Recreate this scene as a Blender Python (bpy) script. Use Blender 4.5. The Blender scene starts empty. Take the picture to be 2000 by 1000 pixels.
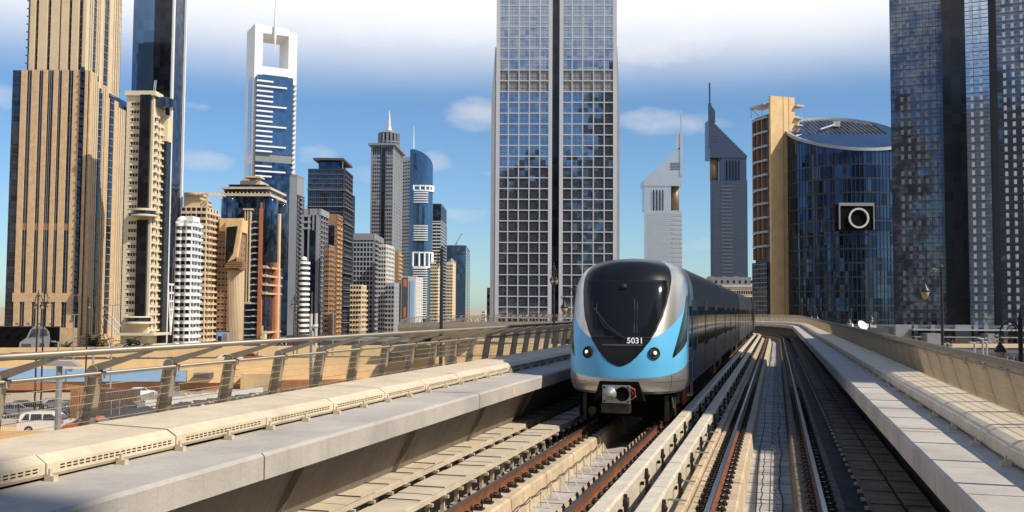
import bpy, math, random
from mathutils import Vector, Matrix
random.seed(7)
SC = bpy.context.scene
COL = SC.collection
R = math.radians
# ---------------------------------------------------------------- camera
F = 1900.0
CZ = 2.63
PIT = math.atan(103.0 / F)
ROL = R(0.35)
_f = Vector((0, math.cos(PIT), math.sin(PIT)))
_r = Vector((1, 0, 0))
_u = Vector((0, -math.sin(PIT), math.cos(PIT)))
CR = _r * math.cos(ROL) + _u * math.sin(ROL)
CU = -_r * math.sin(ROL) + _u * math.cos(ROL)
cam_d = bpy.data.cameras.new('camera')
cam = bpy.data.objects.new('camera', cam_d)
COL.objects.link(cam)
m = Matrix((CR, CU, -_f)).transposed().to_4x4()
m.translation = (0, 0, CZ)
cam.matrix_world = m
cam_d.sensor_width = 36
cam_d.lens = 36 * F / 2000
cam_d.clip_start = 0.1
cam_d.clip_end = 20000
SC.camera = cam
# ---------------------------------------------------------------- light
SUN_AZ, SUN_EL = 117.0, 45.0          # azimuth clockwise from +Y
sd = Vector((math.sin(R(SUN_AZ)) * math.cos(R(SUN_EL)), math.cos(R(SUN_AZ)) * math.cos(R(SUN_EL)), math.sin(R(SUN_EL))))
sun_d = bpy.data.lights.new('sun', 'SUN')
sun_d.energy = 5.0
sun_d.angle = R(0.5)
sun_d.color = (1.0, 0.91, 0.76)
sun = bpy.data.objects.new('sun', sun_d)
COL.objects.link(sun)
sun.rotation_euler = (-sd).to_track_quat('-Z', 'Y').to_euler()
SC.view_settings.view_transform = 'Standard'
SC.view_settings.look = 'None'
SC.view_settings.gamma = 1
SC.view_settings.exposure = 0.0
SC.view_settings.use_curve_mapping = False

W = bpy.data.worlds.new('World')
SC.world = W
W.use_nodes = True
nt = W.node_tree
N = nt.nodes
L = nt.links
N.clear()

def nd(tree, typ, **kw):
    n = tree.nodes.new(typ)
    for k, v in kw.items():
        if k == 'ins':
            for i, x in v.items():
                n.inputs[i].default_value = x
        else:
            setattr(n, k, v)
    return n

def mth(tree, op, a, b=None, c=None, clamp=False):
    n = tree.nodes.new('ShaderNodeMath')
    n.operation = op
    n.use_clamp = clamp
    for i, x in enumerate((a, b, c)):
        if x is None:
            continue
        if isinstance(x, (int, float)):
            n.inputs[i].default_value = x
        else:
            tree.links.new(x, n.inputs[i])
    return n.outputs[0]

def mixc(tree, fac, a, b, blend='MIX'):
    n = tree.nodes.new('ShaderNodeMix')
    n.data_type = 'RGBA'
    n.blend_type = blend
    for i, x in ((0, fac), (6, a), (7, b)):
        if isinstance(x, (int, float)):
            n.inputs[i].default_value = x
        elif isinstance(x, (tuple, list)):
            n.inputs[i].default_value = (*x[:3], 1)
        else:
            tree.links.new(x, n.inputs[i])
    return n.outputs[2]

sky = nd(nt, 'ShaderNodeTexSky', sky_type='NISHITA')
sky.sun_disc = False
sky.sun_elevation = R(SUN_EL)
sky.sun_rotation = R(SUN_AZ)
sky.altitude = 0
sky.air_density = 1.0
sky.dust_density = 0.3
sky.ozone_density = 1.6
tc = nd(nt, 'ShaderNodeTexCoord')
sx = nd(nt, 'ShaderNodeSeparateXYZ')
L.new(tc.outputs['Generated'], sx.inputs[0])
az = mth(nt, 'ARCTAN2', sx.outputs[0], sx.outputs[1])
el = mth(nt, 'ARCSINE', sx.outputs[2])
cb = nd(nt, 'ShaderNodeCombineXYZ')
L.new(az, cb.inputs[0])
L.new(el, cb.inputs[1])
vm = nd(nt, 'ShaderNodeVectorMath', operation='MULTIPLY')
L.new(cb.outputs[0], vm.inputs[0])
vm.inputs[1].default_value = (9, 21, 1)
nz = nd(nt, 'ShaderNodeTexNoise', ins={'Scale': 1.6, 'Detail': 8.0, 'Roughness': 0.58})
L.new(vm.outputs[0], nz.inputs['Vector'])
nz2 = nd(nt, 'ShaderNodeTexNoise', ins={'Scale': 0.55, 'Detail': 5.0, 'Roughness': 0.55})
L.new(vm.outputs[0], nz2.inputs['Vector'])
# single small clouds: (azimuth, elevation, half width, half height, amount) seen in the photograph
def pxdir(px, py):
    d = (_f + CR * ((px - 1000) / F) + CU * ((500 - py) / F)).normalized()
    return math.atan2(d.x, d.y), math.asin(d.z)
tot = None
for (px, py, wx, wy, am) in ((935, 225, 75, 34, 1.0), (1265, 238, 95, 28, 1.0), (395, 314, 62, 20, .9), (620, 302, 38, 22, .75),
                             (848, 318, 34, 22, 1.0), (700, 340, 50, 22, .55), (905, 420, 60, 17, .85), (1370, 480, 75, 20, .6),
                             (378, 208, 28, 9, .6), (5, 190, 30, 24, .8), (8, 380, 34, 18, .6), (1350, 240, 70, 26, .7),
                             (1440, 215, 60, 18, .35), (930, 340, 50, 10, .4), (2200, 300, 200, 30, .8), (-300, 250, 160, 30, .8),
                             (1290, 95, 150, 34, .9), (780, 60, 330, 30, .8)):
    a0, e0 = pxdir(px, py)
    dx = mth(nt, 'DIVIDE', mth(nt, 'SUBTRACT', az, a0), wx / F)
    dy = mth(nt, 'DIVIDE', mth(nt, 'SUBTRACT', el, e0), wy / F)
    d2 = mth(nt, 'ADD', mth(nt, 'MULTIPLY', dx, dx), mth(nt, 'MULTIPLY', dy, dy))
    g = mth(nt, 'MULTIPLY', mth(nt, 'SUBTRACT', 1.0, mth(nt, 'MULTIPLY', d2, .6), clamp=True), am)
    tot = g if tot is None else mth(nt, 'MAXIMUM', tot, g)
cl = mth(nt, 'MULTIPLY', mth(nt, 'ADD', tot, mth(nt, 'SUBTRACT', mth(nt, 'MULTIPLY', nz.outputs[0], 2.2), 1.45)), 1.1, clamp=True)
cl = mth(nt, 'MULTIPLY', cl, mth(nt, 'GREATER_THAN', tot, 0.001))
mr = nd(nt, 'ShaderNodeMapRange', interpolation_type='SMOOTHSTEP', ins={1: R(11.6), 2: R(17.4), 3: 0.0, 4: 1.0})
L.new(mth(nt, 'ADD', el, mth(nt, 'MULTIPLY', mth(nt, 'SUBTRACT', nz2.outputs[0], .5), .018)), mr.inputs[0])
mr2 = nd(nt, 'ShaderNodeMapRange', interpolation_type='SMOOTHSTEP', ins={1: R(22), 2: R(38), 3: 1.0, 4: 0.0})
L.new(mth(nt, 'ADD', el, mth(nt, 'MULTIPLY', mth(nt, 'SUBTRACT', nz2.outputs[0], .5), .35)), mr2.inputs[0])
veil = mth(nt, 'MULTIPLY', mr.outputs[0], mr2.outputs[0])
SKY_T = (0.87, 1.16, 1.44)
skyc = mixc(nt, 1.0, sky.outputs[0], SKY_T, 'MULTIPLY')
c1 = mixc(nt, mth(nt, 'MULTIPLY', cl, .62), skyc, (8.6, 8.7, 9.2))
c2 = mixc(nt, veil, c1, (11.4, 11.6, 12.0))
bg = nd(nt, 'ShaderNodeBackground', ins={1: 0.088})
L.new(c2, bg.inputs[0])
wo = nd(nt, 'ShaderNodeOutputWorld')
L.new(bg.outputs[0], wo.inputs[0])

# ---------------------------------------------------------------- materials
def newmat(name):
    mt = bpy.data.materials.new(name)
    mt.use_nodes = True
    t = mt.node_tree
    return mt, t, t.nodes['Principled BSDF']

def M(name, col, rough=.7, metal=0.0, var=.18, scale=.8, bump=0.0, bscale=25, streak=0.0, spec=.5):
    mt, t, p = newmat(name)
    c = nd(t, 'ShaderNodeTexCoord')
    n1 = nd(t, 'ShaderNodeTexNoise', ins={'Scale': scale, 'Detail': 7.0, 'Roughness': .62})
    t.links.new(c.outputs['Object'], n1.inputs['Vector'])
    f = n1.outputs[0]
    lo = tuple(x * (1 - var) for x in col)
    hi = tuple(min(1, x * (1 + var)) for x in col)
    mr_ = nd(t, 'ShaderNodeMapRange', ins={1: .32, 2: .68})
    t.links.new(f, mr_.inputs[0])
    o = mixc(t, mr_.outputs[0], lo, hi)
    if streak:
        mp = nd(t, 'ShaderNodeMapping')
        mp.inputs['Scale'].default_value = (6, 6, .35)
        t.links.new(c.outputs['Object'], mp.inputs[0])
        n2 = nd(t, 'ShaderNodeTexNoise', ins={'Scale': 1.6, 'Detail': 6.0, 'Roughness': .7})
        t.links.new(mp.outputs[0], n2.inputs['Vector'])
        m3 = nd(t, 'ShaderNodeMapRange', ins={1: .5, 2: .78, 3: 0.0, 4: streak})
        t.links.new(n2.outputs[0], m3.inputs[0])
        o = mixc(t, m3.outputs[0], o, tuple(x * .45 for x in col))
    t.links.new(o, p.inputs['Base Color'])
    p.inputs['Roughness'].default_value = rough
    p.inputs['Metallic'].default_value = metal
    p.inputs['Specular IOR Level'].default_value = spec
    if bump:
        n4 = nd(t, 'ShaderNodeTexNoise', ins={'Scale': bscale, 'Detail': 6.0})
        t.links.new(c.outputs['Object'], n4.inputs['Vector'])
        b = nd(t, 'ShaderNodeBump', ins={'Strength': bump, 'Distance': .02})
        t.links.new(n4.outputs[0], b.inputs['Height'])
        t.links.new(b.outputs[0], p.inputs['Normal'])
    return mt

def G(name, col, cell=(1.5, 1.5, 1.8), metal=.55, rough=.06, tilt=.02, var=.5, wob=.02, wscale=.35, lightcol=None, lightamt=.08):
    """curtain-wall glass: every pane tilts and tints a little differently"""
    mt, t, p = newmat(name)
    c = nd(t, 'ShaderNodeTexCoord')
    off = nd(t, 'ShaderNodeVectorMath', operation='ADD')
    off.inputs[1].default_value = (.371, .371, .13)
    t.links.new(c.outputs['Object'], off.inputs[0])
    sn = nd(t, 'ShaderNodeVectorMath', operation='SNAP')
    sn.inputs[1].default_value = cell
    t.links.new(off.outputs[0], sn.inputs[0])
    wn = nd(t, 'ShaderNodeTexWhiteNoise', noise_dimensions='3D')
    t.links.new(sn.outputs[0], wn.inputs['Vector'])
    v = wn.outputs['Value']
    o = mixc(t, v, tuple(x * (1 - var) for x in col), tuple(x * (1 + var) for x in col))
    if lightcol:
        g = mth(t, 'GREATER_THAN', v, 1 - lightamt)
        o = mixc(t, g, o, lightcol)
    t.links.new(o, p.inputs['Base Color'])
    p.inputs['Metallic'].default_value = metal
    p.inputs['Roughness'].default_value = rough
    geo = nd(t, 'ShaderNodeNewGeometry')
    s1 = nd(t, 'ShaderNodeVectorMath', operation='SUBTRACT')
    t.links.new(wn.outputs['Color'], s1.inputs[0])
    s1.inputs[1].default_value = (.5, .5, .5)
    s2 = nd(t, 'ShaderNodeVectorMath', operation='SCALE')
    t.links.new(s1.outputs[0], s2.inputs[0])
    s2.inputs['Scale'].default_value = tilt
    nn = nd(t, 'ShaderNodeTexNoise', ins={'Scale': wscale, 'Detail': 2.0})
    t.links.new(c.outputs['Object'], nn.inputs['Vector'])
    s3 = nd(t, 'ShaderNodeVectorMath', operation='SUBTRACT')
    t.links.new(nn.outputs['Color'], s3.inputs[0])
    s3.inputs[1].default_value = (.5, .5, .5)
    s4 = nd(t, 'ShaderNodeVectorMath', operation='SCALE')
    t.links.new(s3.outputs[0], s4.inputs[0])
    s4.inputs['Scale'].default_value = wob
    a1 = nd(t, 'ShaderNodeVectorMath', operation='ADD')
    t.links.new(geo.outputs['Normal'], a1.inputs[0])
    t.links.new(s2.outputs[0], a1.inputs[1])
    a2 = nd(t, 'ShaderNodeVectorMath', operation='ADD')
    t.links.new(a1.outputs[0], a2.inputs[0])
    t.links.new(s4.outputs[0], a2.inputs[1])
    a3 = nd(t, 'ShaderNodeVectorMath', operation='NORMALIZE')
    t.links.new(a2.outputs[0], a3.inputs[0])
    t.links.new(a3.outputs[0], p.inputs['Normal'])
    return mt

MT = {
    'conc': M('pale concrete', (.50, .47, .43), .85, var=.12, bump=.25, streak=.35),
    'walk': M('walkway concrete', (.45, .42, .38), .85, var=.17, bump=.3, scale=.8, streak=.3),
    'web': M('trough concrete', (.21, .18, .15), .9, var=.2, bump=.3, streak=.7),
    'deck': M('deck concrete', (.42, .39, .35), .9, var=.28, bump=.3, scale=1.3, streak=.5),
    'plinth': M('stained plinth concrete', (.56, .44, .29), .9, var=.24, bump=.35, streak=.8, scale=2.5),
    'cover': M('cream duct cover', (.66, .56, .41), .6, var=.13, streak=.35, scale=1.5, bump=.1),
    'shade_grime': M('grimy shade toned concrete', (.10, .095, .09), .9, var=.3, bump=.3, streak=.5, scale=2),
    'dusty_shade': M('brake dust and shade tone', (.16, .12, .085), .9, var=.4, bump=.3, streak=.6, scale=3),  # brake dust on the plinth; on the trays the tone stands for shade
    'cylbar': M('dark mullion', (.022, .028, .04), .4, var=.1),
    'panel2': M('muted infill panel', (.30, .32, .36), .5, var=.15, scale=.3),
    'shade_pier': M('pier darkened for shade', (.085, .05, .035), .9, var=.3, scale=.5),  # shade under the bridge is put into this brown
    'gold': M('dull bronze', (.22, .16, .09), .5, metal=.3, var=.1),
    'tray': M('cream cable tray', (.58, .50, .38), .65, var=.12, scale=2.5),
    'third': M('conductor rail cover', (.62, .55, .44), .6, var=.16, scale=3, streak=.5),
    'black': M('black void', (.008, .008, .009), 1.0, var=.1, spec=.05),
    'dsteel': M('dark steel', (.05, .045, .04), .5, metal=.5, var=.3, scale=6),
    'clip': M('dark fastener steel', (.045, .035, .028), .5, metal=.6, var=.4, scale=12),
    'rust': M('rusty rail', (.20, .075, .035), .75, metal=.2, var=.35, scale=5),
    'railtop': M('worn rail head', (.30, .33, .38), .18, metal=1.0, var=.12, scale=4),
    'raildark': M('dull rail head', (.09, .06, .05), .4, metal=.6, var=.2, scale=4),
    'post': M('grey brown railing paint', (.33, .28, .215), .45, metal=.25, var=.12, scale=3),
    'hand': M('brushed handrail', (.27, .24, .20), .45, metal=.35, var=.1, scale=2),
    'wire': M('mesh wire', (.50, .42, .30), .45, metal=.3, var=.1, scale=2),
    'beige': M('beige stone', (.62, .43, .25), .85, var=.13, scale=.9, streak=.22),
    'beige2': M('pale beige stone', (.66, .52, .35), .85, var=.08, scale=.25),
    'cream': M('cream paint', (.70, .60, .43), .8, var=.06, scale=.2),
    'sandwall': M('sand coloured wall', (.76, .52, .26), .85, var=.10, scale=.4, streak=.25),
    'brown': M('brown cladding', (.33, .19, .10), .8, var=.12, scale=.3),
    'orange': M('terracotta cladding', (.46, .17, .075), .8, var=.12, scale=.3),
    'terra': M('terracotta bridge wall', (.38, .16, .075), .85, var=.2, scale=.4, streak=.3),
    'white': M('white cladding', (.78, .78, .78), .6, var=.04, scale=.2),
    'framew': M('pale aluminium frame', (.52, .52, .55), .5, var=.05, scale=.2),
    'panel': M('pale infill panel', (.62, .64, .68), .5, metal=.2, var=.1, scale=.2),
    'tshade': M('car cladding darkened for shade', (.085, .09, .10), .22, metal=.5, var=.06, scale=.5),
    'offw': M('off white cladding', (.56, .54, .50), .7, var=.06, scale=.2),
    'grey': M('grey cladding', (.22, .23, .25), .6, var=.08, scale=.2),
    'lgrey': M('light grey cladding', (.36, .37, .39), .45, metal=.3, var=.06, scale=.2),
    'dgrey': M('dark grey cladding', (.07, .075, .09), .6, var=.1, scale=.2),
    'asphalt': M('asphalt', (.055, .055, .058), .9, var=.15, bump=.2),
    'sand': M('sandy ground', (.42, .33, .22), .95, var=.2, scale=.06, bump=.2, bscale=3),
    'blue': M('light blue hoarding', (.26, .45, .72), .7, var=.03),
    'lamp': M('black lamp post paint', (.02, .02, .022), .45, var=.1),
    'lglass': M('amber lantern glass', (.40, .28, .18), .3, var=.1),
    'galv': M('galvanised steel', (.42, .43, .44), .45, metal=.5, var=.1),
    'leaf': M('palm leaf', (.06, .065, .03), .7, var=.35, scale=2),
    'trunk': M('palm trunk', (.14, .10, .06), .9, var=.25, scale=3),
    'tyre': M('tyre rubber', (.02, .02, .02), .85, var=.1),
    'carw': M('white car paint', (.75, .75, .76), .25, var=.02),
    'carr': M('orange red car paint', (.45, .10, .04), .3, var=.02),
    'carb': M('black car paint', (.02, .02, .025), .25, var=.02),
    'carg': M('grey car paint', (.25, .26, .28), .3, metal=.4, var=.02),
    'cglass': M('car glass', (.02, .025, .03), .08, var=.02),
    'silver': M('brushed silver body', (.60, .585, .55), .30, metal=.75, var=.04, scale=1),
    'tblue': M('sky blue train paint', (.13, .50, .84), .28, var=.02, scale=1),
    'tblack': M('black roof lacquer', (.012, .013, .015), .3, var=.05, scale=1, spec=.25),
    'tglass': M('black windscreen glass', (.012, .013, .015), .06, var=.05, scale=1, spec=.35),
    'tside': M('train side cladding', (.16, .17, .185), .25, metal=.6, var=.06, scale=.5),
    'rubber': M('black rubber', (.015, .015, .015), .7, var=.1),
    'red': M('rust orange detail', (.5, .12, .03), .5, var=.1),
    'white_paint': M('white print', (.8, .8, .8), .5, var=.01),
    # glass
    'g_dark': G('dark blue glass', (.035, .05, .085), metal=.4),
    'g_blue': G('blue glass', (.035, .07, .13), metal=.6),
    'g_cent': G('central tower glass', (.30, .35, .42), cell=(1.27, 1.27, 1.27), metal=.9, tilt=.022, var=.10, wob=.05, wscale=.25),
    'g_black': G('black glass', (.015, .016, .022), metal=.2, rough=.12, tilt=.01),
    'g_cyl': G('cylinder tower glass', (.032, .055, .10), cell=(1.3, 1.3, 3.4), metal=.7, tilt=.06, var=.7, wob=.06),
    'g_right': G('grey mirror glass', (.14, .165, .21), cell=(.72, .72, .83), metal=.78, tilt=.018, var=.12, wob=.13, wscale=.22),
    'g_pale': G('pale mirror glass', (.46, .55, .66), cell=(.72, .72, .83), metal=.85, tilt=.012, var=.10, wob=.006),
    'g_sail': G('steel blue glass', (.09, .16, .26), cell=(2, 2, 3.3), metal=.7, tilt=.012, var=.09),
    'g_win': G('office window glass', (.03, .035, .045), cell=(3, 3, 3.4), metal=.3, var=.5, lightcol=(.18, .19, .2), lightamt=.12),
}

# ---------------------------------------------------------------- mesh helpers
class MB:
    def __init__(s):
        s.v = []
        s.f = []
    def box(s, x0, x1, y0, y1, z0, z1):
        b = len(s.v)
        s.v += [(x0, y0, z0), (x1, y0, z0), (x1, y1, z0), (x0, y1, z0), (x0, y0, z1), (x1, y0, z1), (x1, y1, z1), (x0, y1, z1)]
        s.f += [(b, b + 3, b + 2, b + 1), (b + 4, b + 5, b + 6, b + 7), (b, b + 1, b + 5, b + 4), (b + 1, b + 2, b + 6, b + 5), (b + 2, b + 3, b + 7, b + 6), (b + 3, b, b + 4, b + 7)]
        return s
    def hexa(s, p):      # 8 points, bottom 4 ccw, top 4
        b = len(s.v)
        s.v += [tuple(q) for q in p]
        s.f += [(b, b + 3, b + 2, b + 1), (b + 4, b + 5, b + 6, b + 7), (b, b + 1, b + 5, b + 4), (b + 1, b + 2, b + 6, b + 5), (b + 2, b + 3, b + 7, b + 6), (b + 3, b, b + 4, b + 7)]
        return s
    def prism(s, pts, z0, z1):
        """pts in plan, ccw"""
        b = len(s.v)
        n = len(pts)
        s.v += [(x, y, z0) for x, y in pts] + [(x, y, z1) for x, y in pts]
        s.f.append(tuple(b + i for i in reversed(range(n))))
        s.f.append(tuple(b + n + i for i in range(n)))
        for i in range(n):
            j = (i + 1) % n
            s.f.append((b + i, b + j, b + n + j, b + n + i))
        return s
    def slabxz(s, pts, y0, y1):
        """outline in x,z (ccw seen from -y), thickness y0..y1"""
        b = len(s.v)
        n = len(pts)
        s.v += [(x, y0, z) for x, z in pts] + [(x, y1, z) for x, z in pts]
        s.f.append(tuple(b + i for i in range(n)))
        s.f.append(tuple(b + n + i for i in reversed(range(n))))
        for i in range(n):
            j = (i + 1) % n
            s.f.append((b + j, b + i, b + n + i, b + n + j))
        return s
    def lathe(s, prof, n=16, cx=0, cy=0):
        """prof: list of (r,z) bottom to top"""
        b = len(s.v)
        for r, z in prof:
            for i in range(n):
                a = 2 * math.pi * i / n
                s.v.append((cx + r * math.cos(a), cy + r * math.sin(a), z))
        for k in range(len(prof) - 1):
            for i in range(n):
                j = (i + 1) % n
                s.f.append((b + k * n + i, b + k * n + j, b + (k + 1) * n + j, b + (k + 1) * n + i))
        s.f.append(tuple(b + i for i in reversed(range(n))))
        q = b + (len(prof) - 1) * n
        s.f.append(tuple(q + i for i in range(n)))
        return s
    def tube(s, pts, r, n=6, cap=True):
        pts = [Vector(p) for p in pts]
        rr = r if isinstance(r, (list, tuple)) else [r] * len(pts)
        b = len(s.v)
        up = Vector((0, 0, 1))
        for i, p in enumerate(pts):
            d = (pts[min(i + 1, len(pts) - 1)] - pts[max(i - 1, 0)]).normalized()
            ref = up if abs(d.z) < .95 else Vector((1, 0, 0))
            a = d.cross(ref).normalized()
            c = a.cross(d)
            for k in range(n):
                t = 2 * math.pi * k / n
                s.v.append(tuple(p + (a * math.cos(t) + c * math.sin(t)) * rr[i]))
        for i in range(len(pts) - 1):
            for k in range(n):
                j = (k + 1) % n
                s.f.append((b + i * n + k, b + i * n + j, b + (i + 1) * n + j, b + (i + 1) * n + k))
        if cap:
            s.f.append(tuple(b + k for k in reversed(range(n))))
            q = b + (len(pts) - 1) * n
            s.f.append(tuple(q + k for k in range(n)))
        return s
    def grid(s, rows):
        b = len(s.v)
        n = len(rows[0])
        for r in rows:
            s.v += [tuple(p) for p in r]
        for i in range(len(rows) - 1):
            for k in range(n - 1):
                s.f.append((b + i * n + k, b + i * n + k + 1, b + (i + 1) * n + k + 1, b + (i + 1) * n + k))
        return s
    def mesh(s, name, mat, smooth=False):
        me = bpy.data.meshes.new(name)
        me.from_pydata(s.v, [], s.f)
        if isinstance(mat, str):
            mat = MT[mat]
        me.materials.append(mat)
        if smooth:
            me.polygons.foreach_set('use_smooth', [True] * len(me.polygons))
        me.update()
        return me

def link(name, me, parent=None, kind=None, mat4=None):
    o = bpy.data.objects.new(name, me)
    COL.objects.link(o)
    if parent:
        o.parent = parent
    if mat4 is not None:
        o.matrix_local = mat4
    if kind:
        o['kind'] = kind
    return o

def ob(name, mb, mat, parent=None, kind=None, smooth=False, mat4=None, sharp=None):
    me = mb.mesh(name, mat, smooth)
    if smooth and sharp:
        me.set_sharp_from_angle(angle=R(sharp))
    return link(name, me, parent, kind, mat4)

def tag(o, label, cat, group=None, kind=None):
    o['label'] = label
    o['category'] = cat
    if group:
        o['group'] = group
    if kind:
        o['kind'] = kind
    return o

def thing(name, label, cat, loc=(0, 0, 0), rz=0, group=None):
    o = bpy.data.objects.new(name, None)
    COL.objects.link(o)
    o.empty_display_size = .5
    o.location = loc
    o.rotation_euler = (0, 0, rz)
    return tag(o, label, cat, group)

def copy_tree(src, parent=None):
    c = src.copy()
    COL.objects.link(c)
    c.parent = parent
    for ch in list(src.children):
        copy_tree(ch, c)
    return c

def ray(px, py):
    return _f + CR * ((px - 1000) / F) + CU * ((500 - py) / F)

def atY(px, py, Y):
    d = ray(px, py)
    t = Y / d.y
    return Vector((d.x * t, Y, CZ + d.z * t))

def atZ(px, py, z):
    d = ray(px, py)
    t = (z - CZ) / d.z
    return Vector((d.x * t, d.y * t, z))

GND = -11.0
# ================================================================ setting
gb = MB()
gb.box(-6000, 6000, -3000, 9000, GND - 1, GND)
g = ob('ground', gb, 'sand')
g['kind'] = 'structure'

# ---------------------------------------------------------------- viaduct path
TH = R(15.2)
S1, R1, A1 = 98.0, 55.0, R(71)        # straight, then left curve
R2, A2 = 40.0, R(95)                  # then right curve
def _adv(p, h, rad, ang, sgn):
    # sgn +1 right turn
    n = Vector((math.cos(h), -math.sin(h))) * sgn
    c = p + n * rad
    h2 = h + sgn * ang
    n2 = Vector((math.cos(h2), -math.sin(h2))) * sgn
    return c - n2 * rad, h2
P0 = Vector((-1.65 * math.cos(TH), 1.65 * math.sin(TH)))
def path(s):
    t = Vector((math.sin(TH), math.cos(TH)))
    if s <= S1:
        return P0 + t * s, TH
    p, h = P0 + t * S1, TH
    s -= S1
    if s <= R1 * A1:
        return _adv(p, h, R1, s / R1, -1)
    p, h = _adv(p, h, R1, A1, -1)
    s -= R1 * A1
    if s <= R2 * A2:
        return _adv(p, h, R2, s / R2, 1)
    p, h = _adv(p, h, R2, A2, 1)
    s -= R2 * A2
    return p + Vector((math.sin(h), math.cos(h))) * s, h
def elev(s):
    if s < 110:
        return 0.0
    if s < 185:
        t = (s - 110) / 75
        return -.9 * t * t
    return -.9 - (s - 185) * .055
def pt(s, u, w):
    p, h = path(s)
    return Vector((p.x + u * math.cos(h), p.y - u * math.sin(h), w + elev(s)))
def mat_at(s, u=0, w=0):
    p, h = path(s)
    q = pt(s, u, w)
    return Matrix.Translation(q) @ Matrix.Rotation(-h, 4, 'Z')
def stations(s0, s1, ds=2.0):
    a = [s0]
    if s0 < S1 < s1:
        a.append(S1)
    x = max(s0, S1)
    while x + ds < s1:
        x += ds
        a.append(x)
    if a[-1] < s1:
        a.append(s1)
    return sorted(set(a))
def sweep(mb, prof, s0, s1, ds=2.0):
    """closed profile (u,w), ccw seen from behind"""
    st = stations(s0, s1, ds)
    b = len(mb.v)
    n = len(prof)
    for s in st:
        for u, w in prof:
            mb.v.append(tuple(pt(s, u, w)))
    for i in range(len(st) - 1):
        for k in range(n):
            j = (k + 1) % n
            mb.f.append((b + i * n + j, b + i * n + k, b + (i + 1) * n + k, b + (i + 1) * n + j))
    mb.f.append(tuple(b + k for k in range(n)))
    q = b + (len(st) - 1) * n
    mb.f.append(tuple(q + k for k in reversed(range(n))))
    return mb
def rect(u0, u1, w0, w1):
    return [(u0, w0), (u1, w0), (u1, w1), (u0, w1)]
SEND = 250.0
S0 = -14.0
DECK = -.55
LTC, RTC = -1.76, 1.5          # track centres
LIPL, LIPR = -3.62, 3.17
WK = 1.08

via = thing('viaduct', 'x', 'x')
for k in ('label', 'category'):
    del via[k]
via['kind'] = 'structure'
mb = MB()
sweep(mb, [(-4.75, DECK - .4), (-3.6, DECK - .85), (3.2, DECK - .85), (4.1, DECK - .4), (4.1, DECK - .01), (-4.75, DECK - .01)], S0, SEND)
ob('deck_slab', mb, 'shade_grime', via)
mb = MB()
sweep(mb, rect(-4.6, 1.9, DECK - .008, DECK), S0, SEND)
ob('deck_topping', mb, 'deck', via)
mb = MB()
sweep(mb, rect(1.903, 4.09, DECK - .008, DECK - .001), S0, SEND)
ob('deck_topping', mb, 'shade_grime', via)  # right strip toned darker to carry the walkway's shade
# trough webs with thin fins
mb = MB()
sweep(mb, [(-5.0, DECK - .4), (-4.64, DECK - .4), (-4.62, DECK), (-3.97, .80), (-5.0, .80)], S0, SEND)
sweep(mb, [(4.11, DECK - .4), (4.35, DECK - .4), (4.35, .80), (3.9, .80), (4.11, DECK)], S0, SEND)
ob('trough_wall', mb, 'web', via)
mb = MB()
for k in range(14):
    x = 7.0 + 3.9 * k
    sweep(mb, [(-4.61, DECK), (-4.59, DECK), (-3.86, .79), (-3.96, .79)], x, x + .03)
ob('web_fin', mb, 'web', via, 'stuff')
# walkway slabs: each precast length a piece
def cham(u0, u1, w0, w1, side):
    c = .035
    if side < 0:      # inner edge is u1
        return [(u0, w0), (u1, w0), (u1, w1 - c), (u1 - c, w1), (u0, w1)]
    return [(u0, w0), (u1, w0), (u1, w1), (u0 + c, w1), (u0, w1 - c)]
def pieces(name, parent, prof, s0, s1, step, gap, mat, jit=.0, ds=2.0):
    s = s0
    k = 0
    out = []
    while s < s1 - .01:
        e = min(s + step, s1)
        mb = MB()
        j = random.uniform(-jit, jit)
        j2 = 0.0
        sweep(mb, [(u + j2, w + j) for u, w in prof], s + gap / 2, e - gap / 2, ds)
        out.append(ob(name, mb, mat, parent))
        s = e
        k += 1
    return out
wl = thing('walkway', 'x', 'x'); wr = thing('walkway', 'x', 'x')
for w_ in (wl, wr):
    del w_['label']; del w_['category']; w_['kind'] = 'structure'
pieces('walkway_slab', wl, cham(-5.95, LIPL, .80, WK, -1), 17.2 - 7.8 * 4, SEND, 7.8, .03, 'walk', .004)
pieces('walkway_slab', wr, cham(LIPR, 4.8, .80, WK, 1), 10.6 - 1.5 * 14, 62, 1.5, .018, 'walk', .003)
pieces('walkway_slab', wr, cham(LIPR, 4.8, .80, WK, 1), 62, SEND, 6, .02, 'walk', .003)
# outer fascia beam
mb = MB()
sweep(mb, [(-6.1, .35), (-5.955, .35), (-5.955, 1.12), (-6.1, 1.12)], S0, SEND)
sweep(mb, [(4.805, .35), (4.95, .35), (4.95, 1.12), (4.805, 1.12)], S0, SEND)
sweep(mb, [(-5.95, .55), (-5.0, -.9), (-3.6, DECK - .86), (-3.6, DECK - .9), (-5.2, -1.0), (-6.09, .34)], S0, SEND)
sweep(mb, [(3.2, DECK - .86), (4.36, -.9), (4.8, .55), (4.94, .34), (4.5, -1.0), (3.2, DECK - .92)], S0, SEND)
ob('fascia', mb, 'cover', via)
# viaduct columns
mb = MB()
for s in (-8, 24, 56, 88, 120, 152, 184, 214, 240):
    q = pt(s, -.3, 0)
    mb.lathe([(1.1, GND), (1.0, -4), (1.0, -3.2), (2.4, DECK - 1.2 + elev(s)), (2.4, DECK - .87 + elev(s))], 20, q.x, q.y)
ob('column', mb, 'cover', via)

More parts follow.
